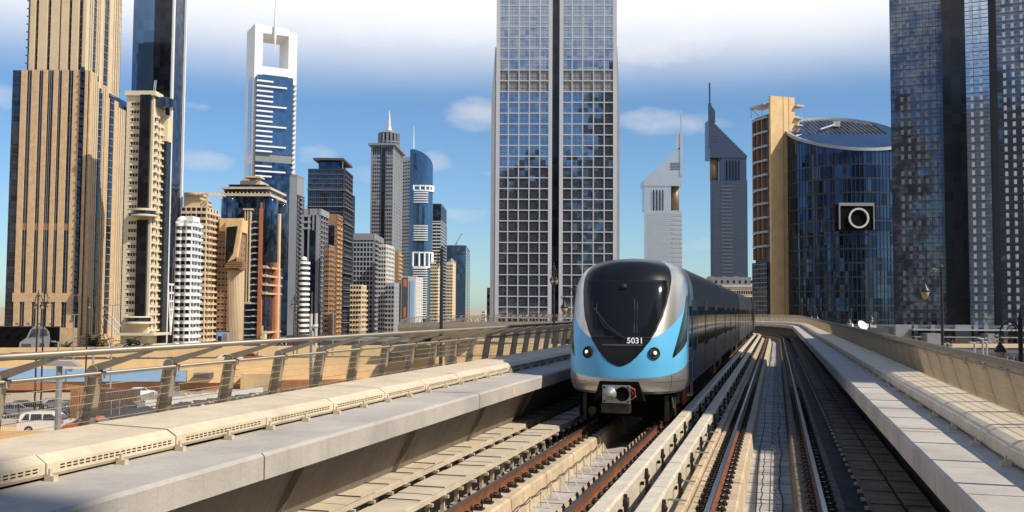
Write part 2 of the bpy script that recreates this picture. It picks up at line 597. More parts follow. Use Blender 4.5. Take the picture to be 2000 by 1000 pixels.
# ---------------------------------------------------------------- duct covers beside the walkways
dl = thing('cable_duct', 'long low cream duct of perforated covers along the left walkway', 'cable duct')
def ductprof(ui, uo, side):
    h, c = .225, .07
    if side < 0:    # inner edge ui (greater u)
        return [(uo, WK + .03), (ui - .02, WK + .03), (ui, WK + .06), (ui, WK + h - c), (ui - c * 1.6, WK + h), (uo, WK + h + .03)]
    return [(ui + .02, WK + .03), (uo, WK + .03), (uo, WK + h + .05), (ui + c * 1.6, WK + h + .02), (ui, WK + h - c + .02), (ui, WK + .06)]
pieces('cover_panel', dl, ductprof(-4.62, -5.66, -1), 9.28 - 1.94 * 8, 140, 1.94, .02, 'cover', .008)
dr = thing('cable_duct', 'narrower cream duct of covers along the right walkway, its front face in shade', 'cable duct')
pieces('cover_panel', dr, ductprof(3.92, 4.56, 1), 9.0 - 1.55 * 8, 140, 1.55, .014, 'cover', .005)
mb = MB()
s = -2.0
while s < 60:
    if (s - 9.28) % 1.94 > .12 and (s - 9.28) % 1.94 < 1.80:
        for w in (WK + .085, WK + .112):
            sweep(mb, rect(-4.63, -4.616, w, w + .010), s, s + .055)
            
    s += .085
ob('vent_slot', mb, 'black', dl, 'stuff')
brm = MB().box(-.05, .05, -.03, .03, -.05, .0).box(-.012, .012, -.03, .0, 0, .06).mesh('foot_bracket', 'tray')
for (par, uu, st) in ((dl, -4.56, .97), (dr, 3.86, 1.55)):
    s = 9.28 - st * 12
    while s < 75:
        link('foot_bracket', brm, par, mat4=mat_at(s, uu, WK + .05))
        s += st
# solid black strip painting in the shade of the gap under the duct
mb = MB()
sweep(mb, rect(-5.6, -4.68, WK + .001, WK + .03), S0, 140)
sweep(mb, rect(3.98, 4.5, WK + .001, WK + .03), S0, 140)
ob('duct_gap_shade', mb, 'black', dl)

# ---------------------------------------------------------------- railings
def railing(side, label):
    t = thing('railing', label, 'railing')
    sg = side
    if side < 0:
        ub, uk, uh = -5.86, -5.72, -5.08
    else:
        ub, uk, uh = 4.74, 4.50, 3.86
    wk_, wh = 1.865, (2.165 if side < 0 else 2.125)
    # post as a thin tapered blade with bent arm, own local frame (x lateral, y along)
    mb = MB()
    b, k, h = 0, uk - ub, uh - ub
    th = .035
    def seg(x0, z0, x1, z1, d0, d1, t0=th):
        # d = half depth perpendicular in xz plane
        dx, dz = x1 - x0, z1 - z0
        l = math.hypot(dx, dz)
        nx, nz = -dz / l, dx / l
        pts = [(x0 - nx * d0, z0 - nz * d0), (x0 + nx * d0, z0 + nz * d0), (x1 + nx * d1, z1 + nz * d1), (x1 - nx * d1, z1 - nz * d1)]
        mb.hexa([(pts[0][0], -t0, pts[0][1]), (pts[1][0], -t0, pts[1][1]), (pts[1][0], t0, pts[1][1]), (pts[0][0], t0, pts[0][1]),
                 (pts[3][0], -t0, pts[3][1]), (pts[2][0], -t0, pts[2][1]), (pts[2][0], t0, pts[2][1]), (pts[3][0], t0, pts[3][1])])
    xo = .085 * sg          # post sits outside of the mesh plane
    def beam(x0, z0, x1, z1, d0, d1, e0=None, e1=None):
        """I section: recessed web between two flanges"""
        seg(x0, z0, x1, z1, d0, d1, .016)
        dx, dz = x1 - x0, z1 - z0
        l = math.hypot(dx, dz)
        nx, nz = -dz / l, dx / l
        for q in (-1, 1):
            seg(x0 + q * nx * d0, z0 + q * nz * d0, x1 + q * nx * d1, z1 + q * nz * d1, .011, .011, .048)
    beam(b + xo, WK - .06, k + xo, wk_ + .0, .072, .062)
    seg(k + xo - sg * .03, wk_ + .07, h, wh - .026, .040, .016, .034)
    mb.tube([(k + xo, -.048, wk_ + .03), (k + xo, .048, wk_ + .03)], .070, 14)
    pm = mb.mesh('post', 'post')
    # clamp holding the mid rail
    cm = MB().box(k - .035, k + .035, -.025, .025, wk_ - .05, wk_ + .02).box(k - .01, k + .03 * sg + .01, -.05, .05, wk_ - .02, wk_).mesh('clamp', 'wire')
    # mesh panel between posts: slender vertical bars plus wires
    step = 1.42
    mp = MB()
    z0, z1 = WK + .06, wk_ - .02
    def at(z):
        f = (z - WK + .06) / (wk_ + .02 - WK + .06)
        return b + (k - b) * f
    nb = 44
    for i in range(nb):
        y = .05 + (step - .1) * (i + .5) / nb
        a0, a1 = at(z0), at(z1)
        w, t0 = (.0007, .0008) if side < 0 else (.0028, .0014)
        bb = len(mp.v)
        mp.v += [(a0 - w, y - t0, z0), (a0 + w, y - t0, z0), (a0 + w, y + t0, z0), (a0 - w, y + t0, z0), (a1 - w, y - t0, z1), (a1 + w, y - t0, z1), (a1 + w, y + t0, z1), (a1 - w, y + t0, z1)]
        mp.f += [(bb, bb + 1, bb + 5, bb + 4), (bb + 1, bb + 2, bb + 6, bb + 5), (bb + 2, bb + 3, bb + 7, bb + 6), (bb + 3, bb, bb + 4, bb + 7)]
    for i in range(8):
        z = z0 + (z1 - z0) * i / 7
        a = at(z)
        mp.box(a - .004, a + .004, .03, step - .03, z - .003, z + .003)
    pmesh = mp.mesh('mesh_panel', 'wire')
    s = 9.45 - step * 10
    i = 0
    while s < 150:
        mt4 = mat_at(s, ub, 0)
        po = link('post', pm, t, mat4=mt4)
        if s < 60:
            link('clamp', cm, po)
        po2 = link('mesh_panel', pmesh, t, mat4=mt4)
        s += step
        i += 1
    sfar = s
    mb = MB()
    while s < SEND - 2:          # far posts, a pixel or two each
        p, h_ = path(s)
        a = pt(s, ub, WK); c = pt(s, uk, wk_); d = pt(s, uh, wh)
        mb.tube([a, c, d], [.07, .07, .04], 4)
        for z in (1.3, 1.5, 1.7):
            mb.tube([pt(s, ub + (uk - ub) * (z - WK) / .8, z), pt(s + step, ub + (uk - ub) * (z - WK) / .8, z)], .012, 3, False)
        s += step
    ob('post', mb, 'post', t, 'stuff')
    mb = MB()
    st = stations(S0, SEND - 2, 1.5)
    mb.tube([pt(x, uh, wh) for x in st], .034, 10)
    ob('handrail', mb, 'hand', t, smooth=True)
    mb = MB()
    mb.tube([pt(x, uk, wk_ + .01) for x in st], .02, 8)
    mb.tube([pt(x, ub, WK + .05) for x in st], .014, 6)
    ob('mid_rail', mb, 'hand', t, smooth=True)
    return t
railing(-1, 'bent post railing with wires and steel handrail left of the train')
railing(1, 'mesh panel railing with bent posts and handrail along the right edge of the viaduct')

# ---------------------------------------------------------------- trays
def tray(label, u0, u1, s0, s1, side, mat='tray'):
    t = thing('cable_tray', label, 'cable tray')
    w0 = -.04 if side < 0 else -.12
    s = s0
    n = 0
    step = 1.02
    while s < s1:
        j = random.uniform(-.006, .012)
        mb = MB()
        a = random.uniform(0, .02)
        sweep(mb, [(u0, w0 + j), (u1, w0 + j - .003), (u1, w0 + j + .02), (u0, w0 + j + .022)], s + .006, min(s + step - .006, s1))
        ob('tray_cover', mb, mat, t)
        s += step
    mb = MB()
    for ue in (u0, u1):
        sweep(mb, rect(ue - .012, ue + .012, w0 - .075, w0 - .005), s0, s1)
    ob('side_channel', mb, mat, t)
    mb = MB()
    sweep(mb, rect(u0 + .014, u1 - .014, w0 - .07, w0 - .03), s0, s1)
    ob('cable_bundle', mb, 'rubber', t)
    bm = MB().box(-(u1 - u0) / 2 - .07, (u1 - u0) / 2 + .07, -.025, .025, -.045, 0).box(-.03, .03, -.025, .025, -.47, -.045).mesh('tray_bracket', 'tray')
    s = s0 + .2
    while s < min(s1, 60):
        link('tray_bracket', bm, t, mat4=mat_at(s, (u0 + u1) / 2, w0 - .077))
        s += .68
    # thin cover straps
    sm = MB().box(-(u1 - u0) / 2 - .02, (u1 - u0) / 2 + .02, -.008, .008, 0, .012).mesh('strap', 'dsteel')
    s = s0 + .5
    while s < min(s1, 36):
        link('strap', sm, t, mat4=mat_at(s, (u0 + u1) / 2, w0 + .034))
        s += 1.02
    return t
tray('cream cable tray nearest the left trough wall', -4.40, -3.98, 2, 100, -1)
tray('cream cable tray between the wall tray and the rusty left rail', -3.62, -3.10, 2, 100, -1)
tray('shaded cable tray beside the right running rail', 2.93, 3.32, 2, 130, 1, 'dusty_shade')  # walkway shade is put into the colour of both right trays
tray('shaded cable tray tucked under the right walkway', 3.40, 3.74, 2, 130, 1, 'dusty_shade')

# ---------------------------------------------------------------- rails on plinths
def fastener_mesh(sg):
    mb = MB()
    if True:
        mb.box(min(sg * .07, sg * .20), max(sg * .07, sg * .20), -.075, .075, -.172, -.150)
        mb.lathe([(.018, -.15), (.018, -.085), (.026, -.083), (.026, -.055), (.012, -.052), (.012, -.03)], 6, sg * .165, .03)
        pts = []
        for i in range(8):
            a = math.pi * i / 7
            pts.append((sg * (.075 + .05 * (1 - math.cos(a)) * .9), -.035 + .012 * i / 7 - .03 * math.sin(a) * 0, -.145 + .05 * math.sin(a)))
        mb.tube(pts, .012, 5)
        mb.tube([(sg * .09, .0, -.14), (sg * .14, -.06, -.12), (sg * .17, .0, -.105)], .011, 5)
    return mb.mesh('rail_fastener', 'clip')
fms = {k: fastener_mesh(k) for k in (-1, 1)}
def rail(label, u, top, s0=2.0, shine=False):
    t = thing('rail', label, 'rail')
    mb = MB()
    sweep(mb, [(u - .07, -.170), (u + .07, -.170), (u + .07, -.158), (u + .012, -.135), (u + .012, -.048), (u + .034, -.035), (u + .034, -.012), (u - .034, -.012), (u - .034, -.035), (u - .012, -.048), (u - .012, -.135), (u - .07, -.158)], s0, SEND, 1.5)
    ob('rail_web', mb, 'rust', t)
    mb = MB()
    sweep(mb, [(u - .036, -.012), (u + .036, -.012), (u + .036, -.004), (u + .028, 0), (u - .028, 0), (u - .036, -.004)], s0, SEND, 1.5)
    ob('rail_head', mb, top, t)
    s = 9.0
    far = MB()
    while s < 130:
        if s < 36:
            for sg in (-1, 1):
                link('rail_fastener', fms[sg], t, mat4=mat_at(s + random.uniform(-.012, .012), u, 0))
        else:
            for sg in (-1, 1):
                a = [pt(s + dy, u + sg * dx, w) for w in (-.168, -.09) for dx, dy in ((.08, -.05), (.19, -.05), (.19, .05), (.08, .05))]
                far.hexa(a)
        s += .46
    ob('rail_fastener', far, 'clip', t, 'stuff')
    return t
rail('rusty running rail nearest the left cable trays, passing under the train', LTC - .75, 'raildark')
rail('rusty running rail of the left track next to the conductor rail cover', LTC + .75, 'raildark')
rail('polished running rail shining blue in the middle of the picture', RTC - .75, 'railtop')
rail('dark running rail furthest right, beside the shaded trays', RTC + .75, 'railtop')
# plinths, cast in lengths
for (label, u) in (('stained concrete plinth under the leftmost rail', LTC - .75), ('stained concrete plinth under the second rail', LTC + .75),
            ('concrete plinth under the polished rail', RTC - .75), ('concrete plinth under the furthest right rail', RTC + .75)):
    t = thing('rail_plinth', 'x', 'x')
    del t['label']; del t['category']; t['kind'] = 'structure'
    d = .34
    pieces('plinth_block', t, [(u - d - .03, DECK), (u + d + .03, DECK), (u + d, -.20), (u + d - .03, -.172), (u - d + .03, -.172), (u - d, -.20)], 2.6, 146, 2.3, .03, 'dusty_shade' if u > 1.6 else 'plinth', .004)

# conductor rails between the tracks
def conductor(label, u, w):
    t = thing('conductor_rail', label, 'conductor rail')
    d = .122
    pieces('rail_cover', t, [(u - d, w), (u + d, w), (u + d, w + .12), (u + d - .03, w + .15), (u - d + .03, w + .15), (u - d, w + .12)], 2.8, 150, 2.15, .014, 'third', .006, ds=1.5)
    mb = MB()
    sweep(mb, rect(u - .05, u + .05, w - .08, w - .002), 2.8, 150, 1.5)
    ob('contact_bar', mb, 'dsteel', t)
    pieces('side_panel', t, rect(u + .03, u + .045, w - .34, w - .004), 3.0, 110, 2.15, .22, 'third', .004)
    bm = MB().box(.128, .17, -.02, .02, DECK - w, .12).box(.14, .2, -.04, .04, -.22, -.10).tube([(.15, -.05, .0), (.15, .05, .0)], .045, 8).tube([(.15, -.07, .06), (.15, .07, .06)], .022, 8).box(-.03, .11, -.025, .025, -.13, -.081).mesh('insulator_bracket', 'dsteel')
    s = 4.2
    while s < 110:
        link('insulator_bracket', bm, t, mat4=mat_at(s, u, w))
        s += 2.15
    return t
conductor('cream covered conductor rail just right of the train', -.42, .10)
conductor('cream covered conductor rail next to the polished rail', .08, .06)
# low wall with cross struts between the conductor rails and the polished rail
t = thing('duct_wall', 'low concrete trough with steel cross struts beside the polished rail', 'trough')
pieces('wall_block', t, [(.27, DECK), (.40, DECK), (.40, -.13), (.38, -.11), (.29, -.11), (.27, -.13)], 2.5, 140, 2.3, .02, 'plinth', .003)
mbp = MB().box(-.28, .08, -.016, .016, .022, .047).mesh('strut', 'galv')
s = 4.5
while s < 90:
    link('strut', mbp, t, mat4=mat_at(s, .32, -.10))
    s += 1.6
# slab joints + cables in the middle of the right track
mb = MB()
s = 3.0
while s < 110:
    sweep(mb, rect(RTC - .38, RTC + .38, DECK + .001, DECK + .006), s, s + .02)
    sweep(mb, rect(LTC - .38, LTC + .38, DECK + .001, DECK + .006), s, s + .02)
    s += .98
ob('deck_joint', mb, 'dsteel', via, 'stuff')
mb = MB()
pp = [pt(x, RTC + .20 + .025 * math.sin(x * .9) + .015 * math.sin(x * 2.3), DECK + .02) for x in [3 + .6 * i for i in range(160)]]
mb.tube(pp, .014, 5)
tag(ob('cable', mb, 'rubber'), 'black cable lying along the deck between the right rails', 'cable')
mb = MB()
pp = [pt(x, RTC - .22 + .03 * math.sin(x * .5), DECK + .02) for x in [3 + .8 * i for i in range(120)]]
mb.tube(pp, .010, 5)
tag(ob('cable', mb, 'rubber'), 'thin grey cable lying close to the polished rail plinth', 'cable')
# wire stands beside the leftmost plinth
def wire_fence(label, u, s0, s1, st, h, sm='galv'):
    t = thing('cable_guard', label, 'cable guard')
    stand = MB().tube([(0, 0, 0), (0, 0, h)], .008, 5).tube([(0, .0, 0), (.16, 0, 0.01), (.0, 0, h * .95)], .006, 4).mesh('stand', sm)
    s = s0
    while s < s1:
        link('stand', stand, t, mat4=mat_at(s, u, DECK))
        s += st
    mb = MB()
    a = []
    s = s0
    while s < s1:
        a.append(pt(s, u, DECK + h)); a.append(pt(s + st / 2, u, DECK + h - .03))
        s += st
    mb.tube(a, .009, 5)
    ob('wire', mb, 'dsteel', t)
wire_fence('thin wire on bent stands between the left track rails', LTC - .25, 11.0, 21.5, .72, .30)
wire_fence('thin wire on short stands between the right track rails', RTC + .02, 9.0, 60, .9, .16, 'dsteel')
# orange marker on the left lip
t = ob('marker', MB().box(-.004, .004, -.07, .07, -.075, .075), 'sandwall', mat4=mat_at(19.6, LIPL + .003, .93))
tag(t, 'small orange square plate on the edge of the left walkway', 'marker plate')
# ================================================================ metro train
TS = 21.5
train = thing('metro_train', 'silver and sky blue driverless metro train coming round the bend on the left track', 'train')
train.matrix_world = mat_at(TS, LTC + .04, 0)
ZB, ZT = .76, 3.86
def cw(z):
    if z < 1.1:
        return 1.35 - .15 * ((1.1 - z) / .42) ** 2
    if z <= 2.3:
        return 1.35
    q = min(1, (z - 2.3) / (ZT - 2.3))
    return 1.35 * max(0, 1 - q ** 5.5) ** (1 / 3.0)
_zs = [.68, .80, 1.0, 1.3, 1.6, 2.0, 2.5, 3.0, 3.3, 3.5, 3.68, 3.79, 3.86]
_ys = [.10, .03, .0, .02, .06, .17, .37, .62, .80, .95, 1.18, 1.50, 2.1]
def yf(z):
    z = min(max(z, _zs[0]), _zs[-1])
    for i in range(len(_zs) - 1):
        if z <= _zs[i + 1]:
            break
    def sl(k):
        if k <= 0: return (_ys[1] - _ys[0]) / (_zs[1] - _zs[0])
        if k >= len(_zs) - 1: return (_ys[-1] - _ys[-2]) / (_zs[-1] - _zs[-2])
        return (_ys[k + 1] - _ys[k - 1]) / (_zs[k + 1] - _zs[k - 1])
    h = _zs[i + 1] - _zs[i]
    t = (z - _zs[i]) / h
    return ((2 * t ** 3 - 3 * t * t + 1) * _ys[i] + (t ** 3 - 2 * t * t + t) * h * sl(i) + (-2 * t ** 3 + 3 * t * t) * _ys[i + 1] + (t ** 3 - t * t) * h * sl(i + 1))
EX = 2 / 2.3
LN = 1.5
def S(ph, z, off=0.0):
    """nose surface, ph in degrees -90..90 then extends along the side beyond 90 (1 unit = 1 cm)"""
    def raw(ph, z):
        c = cw(z)
        a = min(90, abs(ph))
        s_, c_ = math.sin(R(a)) ** EX, math.cos(R(a)) ** EX if a < 90 else 0
        x = c * s_ * (1 if ph >= 0 else -1)
        y = yf(z) + LN * (1 - c_)
        if abs(ph) > 90:
            y += (abs(ph) - 90) * .01
        return Vector((x, y, z))
    p = raw(ph, z)
    if off:
        e = 1.2
        a1, a0 = raw(ph + e, z), raw(ph - e, z)
        z1, z0 = raw(ph, min(z + .012, ZT - .002)), raw(ph, z - .012)
        n = (a1 - a0).cross(z1 - z0)
        n.normalize()
        if n.y > 0 and abs(ph) < 80:
            n = -n
        if ph > 80 and n.x < 0 or ph < -80 and n.x > 0:
            n = -n
        p = p + n * off
    return p
def phx(x, z):
    """angle whose x equals the given x at height z"""
    c = max(cw(z), 1e-3)
    q = min(1, abs(x) / c)
    return math.degrees(math.asin(q ** (1 / EX))) * (1 if x >= 0 else -1)
lead = thing('lead_car', 'x', 'x')
del lead['label']; del lead['category']
lead.parent = train
CL = 17.2
zs = [ZB + (2.4 - ZB) * i / 20 for i in range(21)] + [2.4 + (ZT - 2.4) * (1 - (1 - i / 26) ** 1.8) for i in range(1, 27)]
phs = [-90 + 4 * i for i in range(46)]
rows = []
for z in zs:
    zz = min(z, ZT - .0005)
    r = [Vector((-cw(zz), 3.4, z))] + [S(p, zz) for p in phs] + [Vector((cw(zz), 3.4, z))]
    rows.append(r)
mb = MB().grid(rows)
# underside
mb.grid([[r for r in rows[0]], [Vector((0, p.y if 0 < i < 47 else 3.4, ZB)) for i, p in enumerate(rows[0])]][::-1])
ob('body_shell', mb, 'silver', lead, smooth=True)
# silver skirt lip
mb = MB()
mb.grid([[S(p, ZB, .004) for p in phs], [S(p, ZB + .05, .006) for p in phs]])
ob('skirt_seam', mb, 'tside', lead, smooth=True)
def patch(name, mat, z0, z1, pl, pr, off, nz=40, nc=28, parent=None, zf=None):
    rows = []
    for i in range(nz + 1):
        z = z0 + (z1 - z0) * i / nz
        a, b = pl(z), pr(z)
        rows.append([S(a + (b - a) * k / nc, z, off) for k in range(nc + 1)])
    return ob(name, MB().grid(rows), mat, parent or lead, smooth=True)
def colpatch(name, mat, p0, p1, zb, zt, off, nc=60, nz=24, parent=None):
    rows = []
    for k in range(nz + 1):
        rows.append([S(p0 + (p1 - p0) * i / nc, zb(p0 + (p1 - p0) * i / nc) * (1 - k / nz) + zt(p0 + (p1 - p0) * i / nc) * k / nz, off) for i in range(nc + 1)])
    return ob(name, MB().grid(rows), mat, parent or lead, smooth=True)
def interp(tab, z):
    if z <= tab[0][0]: return tab[0][1]
    for (a, b), (c, d) in zip(tab, tab[1:]):
        if z <= c:
            t = (z - a) / (c - a)
            t = t * t * (3 - 2 * t) * .35 + t * .65
            return b + (d - b) * t
    return tab[-1][1]
colpatch('blue_panel', 'tblue', -90, 90, lambda p: 1.10 + .30 * (abs(p) / 90) ** 2.2, lambda p: 1.86 + 1.22 * (abs(p) / 90) ** 1.9, .004, nc=90)
for sg in (-1, 1):      # the blue runs back along the cab side
    rows = []
    for k in range(9):
        f = k / 8
        rows.append([S(sg * (90 + 46 * i / 8), (1.40 + .0 * i) * (1 - f) + (3.08 - .10 * i / 8) * f, .004) for i in range(9)])
    if sg < 0:
        rows = [r[::-1] for r in rows]
    ob('blue_panel', MB().grid(rows), 'tblue', lead, smooth=True)
SH = [(1.36, .0), (1.40, .14), (1.48, .27), (1.6, .40), (1.75, .52), (1.95, .66), (2.2, .79), (2.5, .90), (2.8, .965), (3.1, 1.01), (3.3, 1.02), (3.42, 1.01)]
sh = lambda z: interp(SH, z)
patch('shield', 'tblack', 1.361, 3.40, lambda z: -phx(sh(z), z), lambda z: phx(sh(z), z), .010, nz=70)
WG = [(2.0, .64), (2.2, .75), (2.5, .86), (2.8, .93), (3.1, .95), (3.30, .92)]
wg = lambda z: interp(WG, z)
win = patch('windscreen', 'tglass', 2.0, 3.30, lambda z: -phx(wg(z), z), lambda z: phx(wg(z), z), .018, nz=40)
patch('roof_fairing', 'tblack', 3.39, ZT - .001, lambda z: -phx(1.01, 3.39) - 10 * (z - 3.39), lambda z: phx(1.01, 3.39) + 10 * (z - 3.39), .008, nz=60)
mb = MB()
for a in (-52, 52):
    mb.tube([S(a, z, .001) for z in (.80, .92, 1.04, 1.16)], .006, 4)
mb.tube([S(p, 1.02, .0005) for p in range(-88, -30, 4)], .005, 4)
mb.tube([S(p, 1.02, .0005) for p in range(32, 89, 4)], .005, 4)
for a in (-91.5, 91.5):
    mb.tube([S(a, .8 + .15 * i, .001) for i in range(18)], .007, 4)
ob('panel_seam', mb, 'rubber', lead, 'stuff')
# wiper
mb = MB()
mb.tube([S(phx(.12, 1.95), 1.95, .05), S(phx(-.30, 2.25), 2.25, .06), S(phx(-.62, 2.62), 2.62, .05)], .016, 6)
mb.tube([S(phx(.02, 2.0), 2.0, .05), S(phx(-.36, 2.22), 2.22, .07), S(phx(-.66, 2.66), 2.66, .04)], .010, 6)
ob('wiper', mb, 'rubber', lead)
# painted reflections of hand poles, as thin rods laid on the screen
mb = MB()
mb.tube([S(phx(.30, 2.1), 2.1, .022), S(phx(.27, 2.85), 2.85, .022)], .010, 5)
mb.tube([S(phx(.36, 2.1), 2.1, .022), S(phx(.33, 2.80), 2.80, .022)], .008, 5)
mb.tube([S(phx(-.58, 2.25), 2.25, .022), S(phx(-.60, 2.75), 2.75, .022)], .008, 5)
ob('pole_reflection', mb, 'tside', lead)
mb = MB()
mb.tube([S(p, 2.0 - .0, .018) for p in range(-26, 27, 4)], .012, 5)
mb.tube([S(p, 3.27, .016) for p in range(-36, 37, 6)], .010, 5)
ob('screen_seal', mb, 'rubber', lead)
mb = MB()
mb.tube([S(p, 1.83, .013) for p in range(-14, 21, 4)], .022, 5)
ob('grab_ledge', mb, 'tside', lead)
def frame_on(ph, z, off):
    p = S(ph, z, off)
    a = (S(ph + 1, z) - S(ph - 1, z)).normalized()
    n = a.cross(S(ph, z + .01) - S(ph, z - .01)).normalized()
    if n.y > 0: n = -n
    up = n.cross(a) * -1
    if up.z < 0: up = -up
    a = up.cross(n)
    return Matrix((a, up, n)).transposed().to_4x4() if False else Matrix(((a.x, up.x, n.x, p.x), (a.y, up.y, n.y, p.y), (a.z, up.z, n.z, p.z), (0, 0, 0, 1)))
for sg in (-1, 1):
    z = 1.66
    fr = frame_on(phx(sg * .74, z), z, .008)
    h = ob('headlight', MB().lathe([(.135, 0), (.135, .03), (.12, .04), (.115, .02)], 28), 'rubber', lead, smooth=True, mat4=fr, sharp=40)
    hl = ob('lamp_lens', MB().lathe([(.055, .0), (.055, .045), (.04, .06)], 20), 'hand', h, smooth=True, sharp=40)
    me, t_, p_ = newmat('lit headlamp')
    p_.inputs['Base Color'].default_value = (.9, .88, .8, 1)
    p_.inputs['Emission Color'].default_value = (1, .95, .82, 1)
    p_.inputs['Emission Strength'].default_value = 1.2
    ob('lamp_bulb', MB().lathe([(.036, .05), (.036, .066), (.01, .07)], 16), me, h)
    fr2 = frame_on(phx(sg * .90, z), z, .008)
# camera dome at the top of the screen
fr = frame_on(0, 3.14, .02)
ob('camera_dome', MB().lathe([(.075, 0), (.07, .03), (.03, .06)], 20), 'rubber', lead, smooth=True, mat4=fr)
def textmesh(name, body, size, mat, parent, mat4, ext=.003, align='CENTER', bold=0.0, kind=None):
    cu = bpy.data.curves.new(name, 'FONT')
    cu.body = body
    cu.size = size
    cu.extrude = ext
    cu.offset = bold
    cu.align_x = align
    cu.align_y = 'CENTER'
    tmp = bpy.data.objects.new(name, cu)
    COL.objects.link(tmp)
    bpy.context.view_layer.update()
    dg = bpy.context.evaluated_depsgraph_get()
    me = bpy.data.meshes.new_from_object(tmp.evaluated_get(dg))
    bpy.data.objects.remove(tmp)
    me.materials.clear()
    me.materials.append(MT[mat])
    return link(name, me, parent, kind, mat4)
fr = frame_on(phx(.33, 1.94), 1.925, .03)
textmesh('fleet_number', '5031', .185, 'white_paint', lead, fr, .002, bold=.0035)
# cab side windows
for sg in (-1, 1):
    rows = []
    for k in range(25):
        z = 1.55 + 1.42 * k / 24
        b = 86 if z > 1.9 else 86 - 32 * (1.9 - z) / .35
        a = 53 + 27 * max(0, (z - 1.6)) / 1.36
        a = min(a, b - .3)
        r = [S(sg * (a + (b - a) * i / 8), z, .010) for i in range(9)]
        rows.append(r if sg > 0 else r[::-1])
    ob('cab_side_window', MB().grid(rows), 'tglass', lead, smooth=True)
# coupler recess and coupler
mb = MB()
mb.slabxz([(-.56, .62), (.56, .62), (.43, 1.04), (-.43, 1.04)], -.05, .3)
ob('coupler_recess', mb, 'black', lead)
cp = ob('coupler', MB().box(-.30, .30, -.42, -.34, .60, .98).box(-.2, .2, -.34, .2, .66, .92), 'galv', lead)
cm = Matrix.Translation((-.13, -.42, .80)) @ Matrix.Rotation(R(90), 4, 'X')
ob('coupler_cone', MB().lathe([(.15, 0), (.13, .05), (.07, .12), (.05, .2), (.0, .21)], 24), 'galv', cp, smooth=True, mat4=cm, sharp=40)
cm = Matrix.Translation((.14, -.42, .80)) @ Matrix.Rotation(R(90), 4, 'X')
ob('coupler_funnel', MB().lathe([(.155, 0), (.155, .02), (.125, .02), (.12, .004)], 24), 'black', cp, mat4=cm)
ob('coupler_bolt', MB().box(-.28, -.24, -.44, -.42, .92, .96).box(.24, .28, -.44, -.42, .92, .96).box(-.28, -.24, -.44, -.42, .62, .66).box(.24, .28, -.44, -.42, .62, .66).box(-.02, .02, -.44, -.42, .7, .9), 'dsteel', cp)
ob('coupler_hose', MB().tube([(.30, -.38, .95), (.40, -.40, .9), (.42, -.40, .75), (.32, -.38, .68)], .018, 6).tube([(.31, -.36, .88), (.37, -.4, .82), (.31, -.38, .74)], .014, 6), 'red', cp)
ob('coupler_box', MB().box(-.33, .28, -.40, -.05, .38, .58), 'dsteel', cp)
ob('nose_shade_plate', MB().box(-1.1, 1.1, 1.1, 1.2, .16, .74), 'black', lead)  # black plate added to darken the space beneath the nose
# bogies and equipment under the cars
def underframe(par, y0, y1, lead_=False):
    for yc in (y0 + 2.6, y1 - 2.6):
        bg_ = ob('bogie', MB().box(-1.12, -1.0, yc - 1.3, yc + 1.3, .42, .66).box(1.0, 1.12, yc - 1.3, yc + 1.3, .42, .66).box(-1.0, 1.0, yc - .25, yc + .25, .4, .65)
                 .box(-1.2, -1.12, yc - .25, yc + .25, .35, .7).box(1.12, 1.2, yc - .25, yc + .25, .35, .7), 'dsteel', par)
        for dy in (-.95, .95):
            for sx in (-1, 1):
                wm = Matrix.Translation((sx * .75, yc + dy, .38)) @ Matrix.Rotation(R(90), 4, 'Y')
                ob('wheel', MB().lathe([(.38, -.06), (.38, .06), (.2, .07)], 24), 'dsteel', bg_, mat4=wm)
        ob('damper', MB().tube([(1.17, yc - .6, .36), (1.17, yc - .5, .75)], .05, 8).tube([(1.17, yc + .6, .36), (1.17, yc + .5, .75)], .05, 8)
           .tube([(-1.17, yc - .6, .36), (-1.17, yc - .5, .75)], .05, 8), 'red' if lead_ else 'dsteel', bg_, 'stuff')
    mb = MB()
    for i in range(5):
        a = y0 + 4.6 + i * 1.5
        mb.box(-1.15, 1.15, a, a + 1.2, .32, .68)
    ob('equipment_box', mb, 'black', par)
underframe(lead, .4, CL, True)
mb = MB().box(-.98, -.90, .9, 1.1, .1, .68).box(.90, .98, .9, 1.1, .1, .68).box(.8, 1.1, 1.15, 1.5, .2, .6).tube([(1.05, 1.0, .66), (1.1, .95, .4), (1.02, 1.0, .2)], .03, 6).tube([(-.75, .8, .3), (-.75, .95, .3)], .10, 12)
ob('rail_guard', mb, 'dsteel', lead)
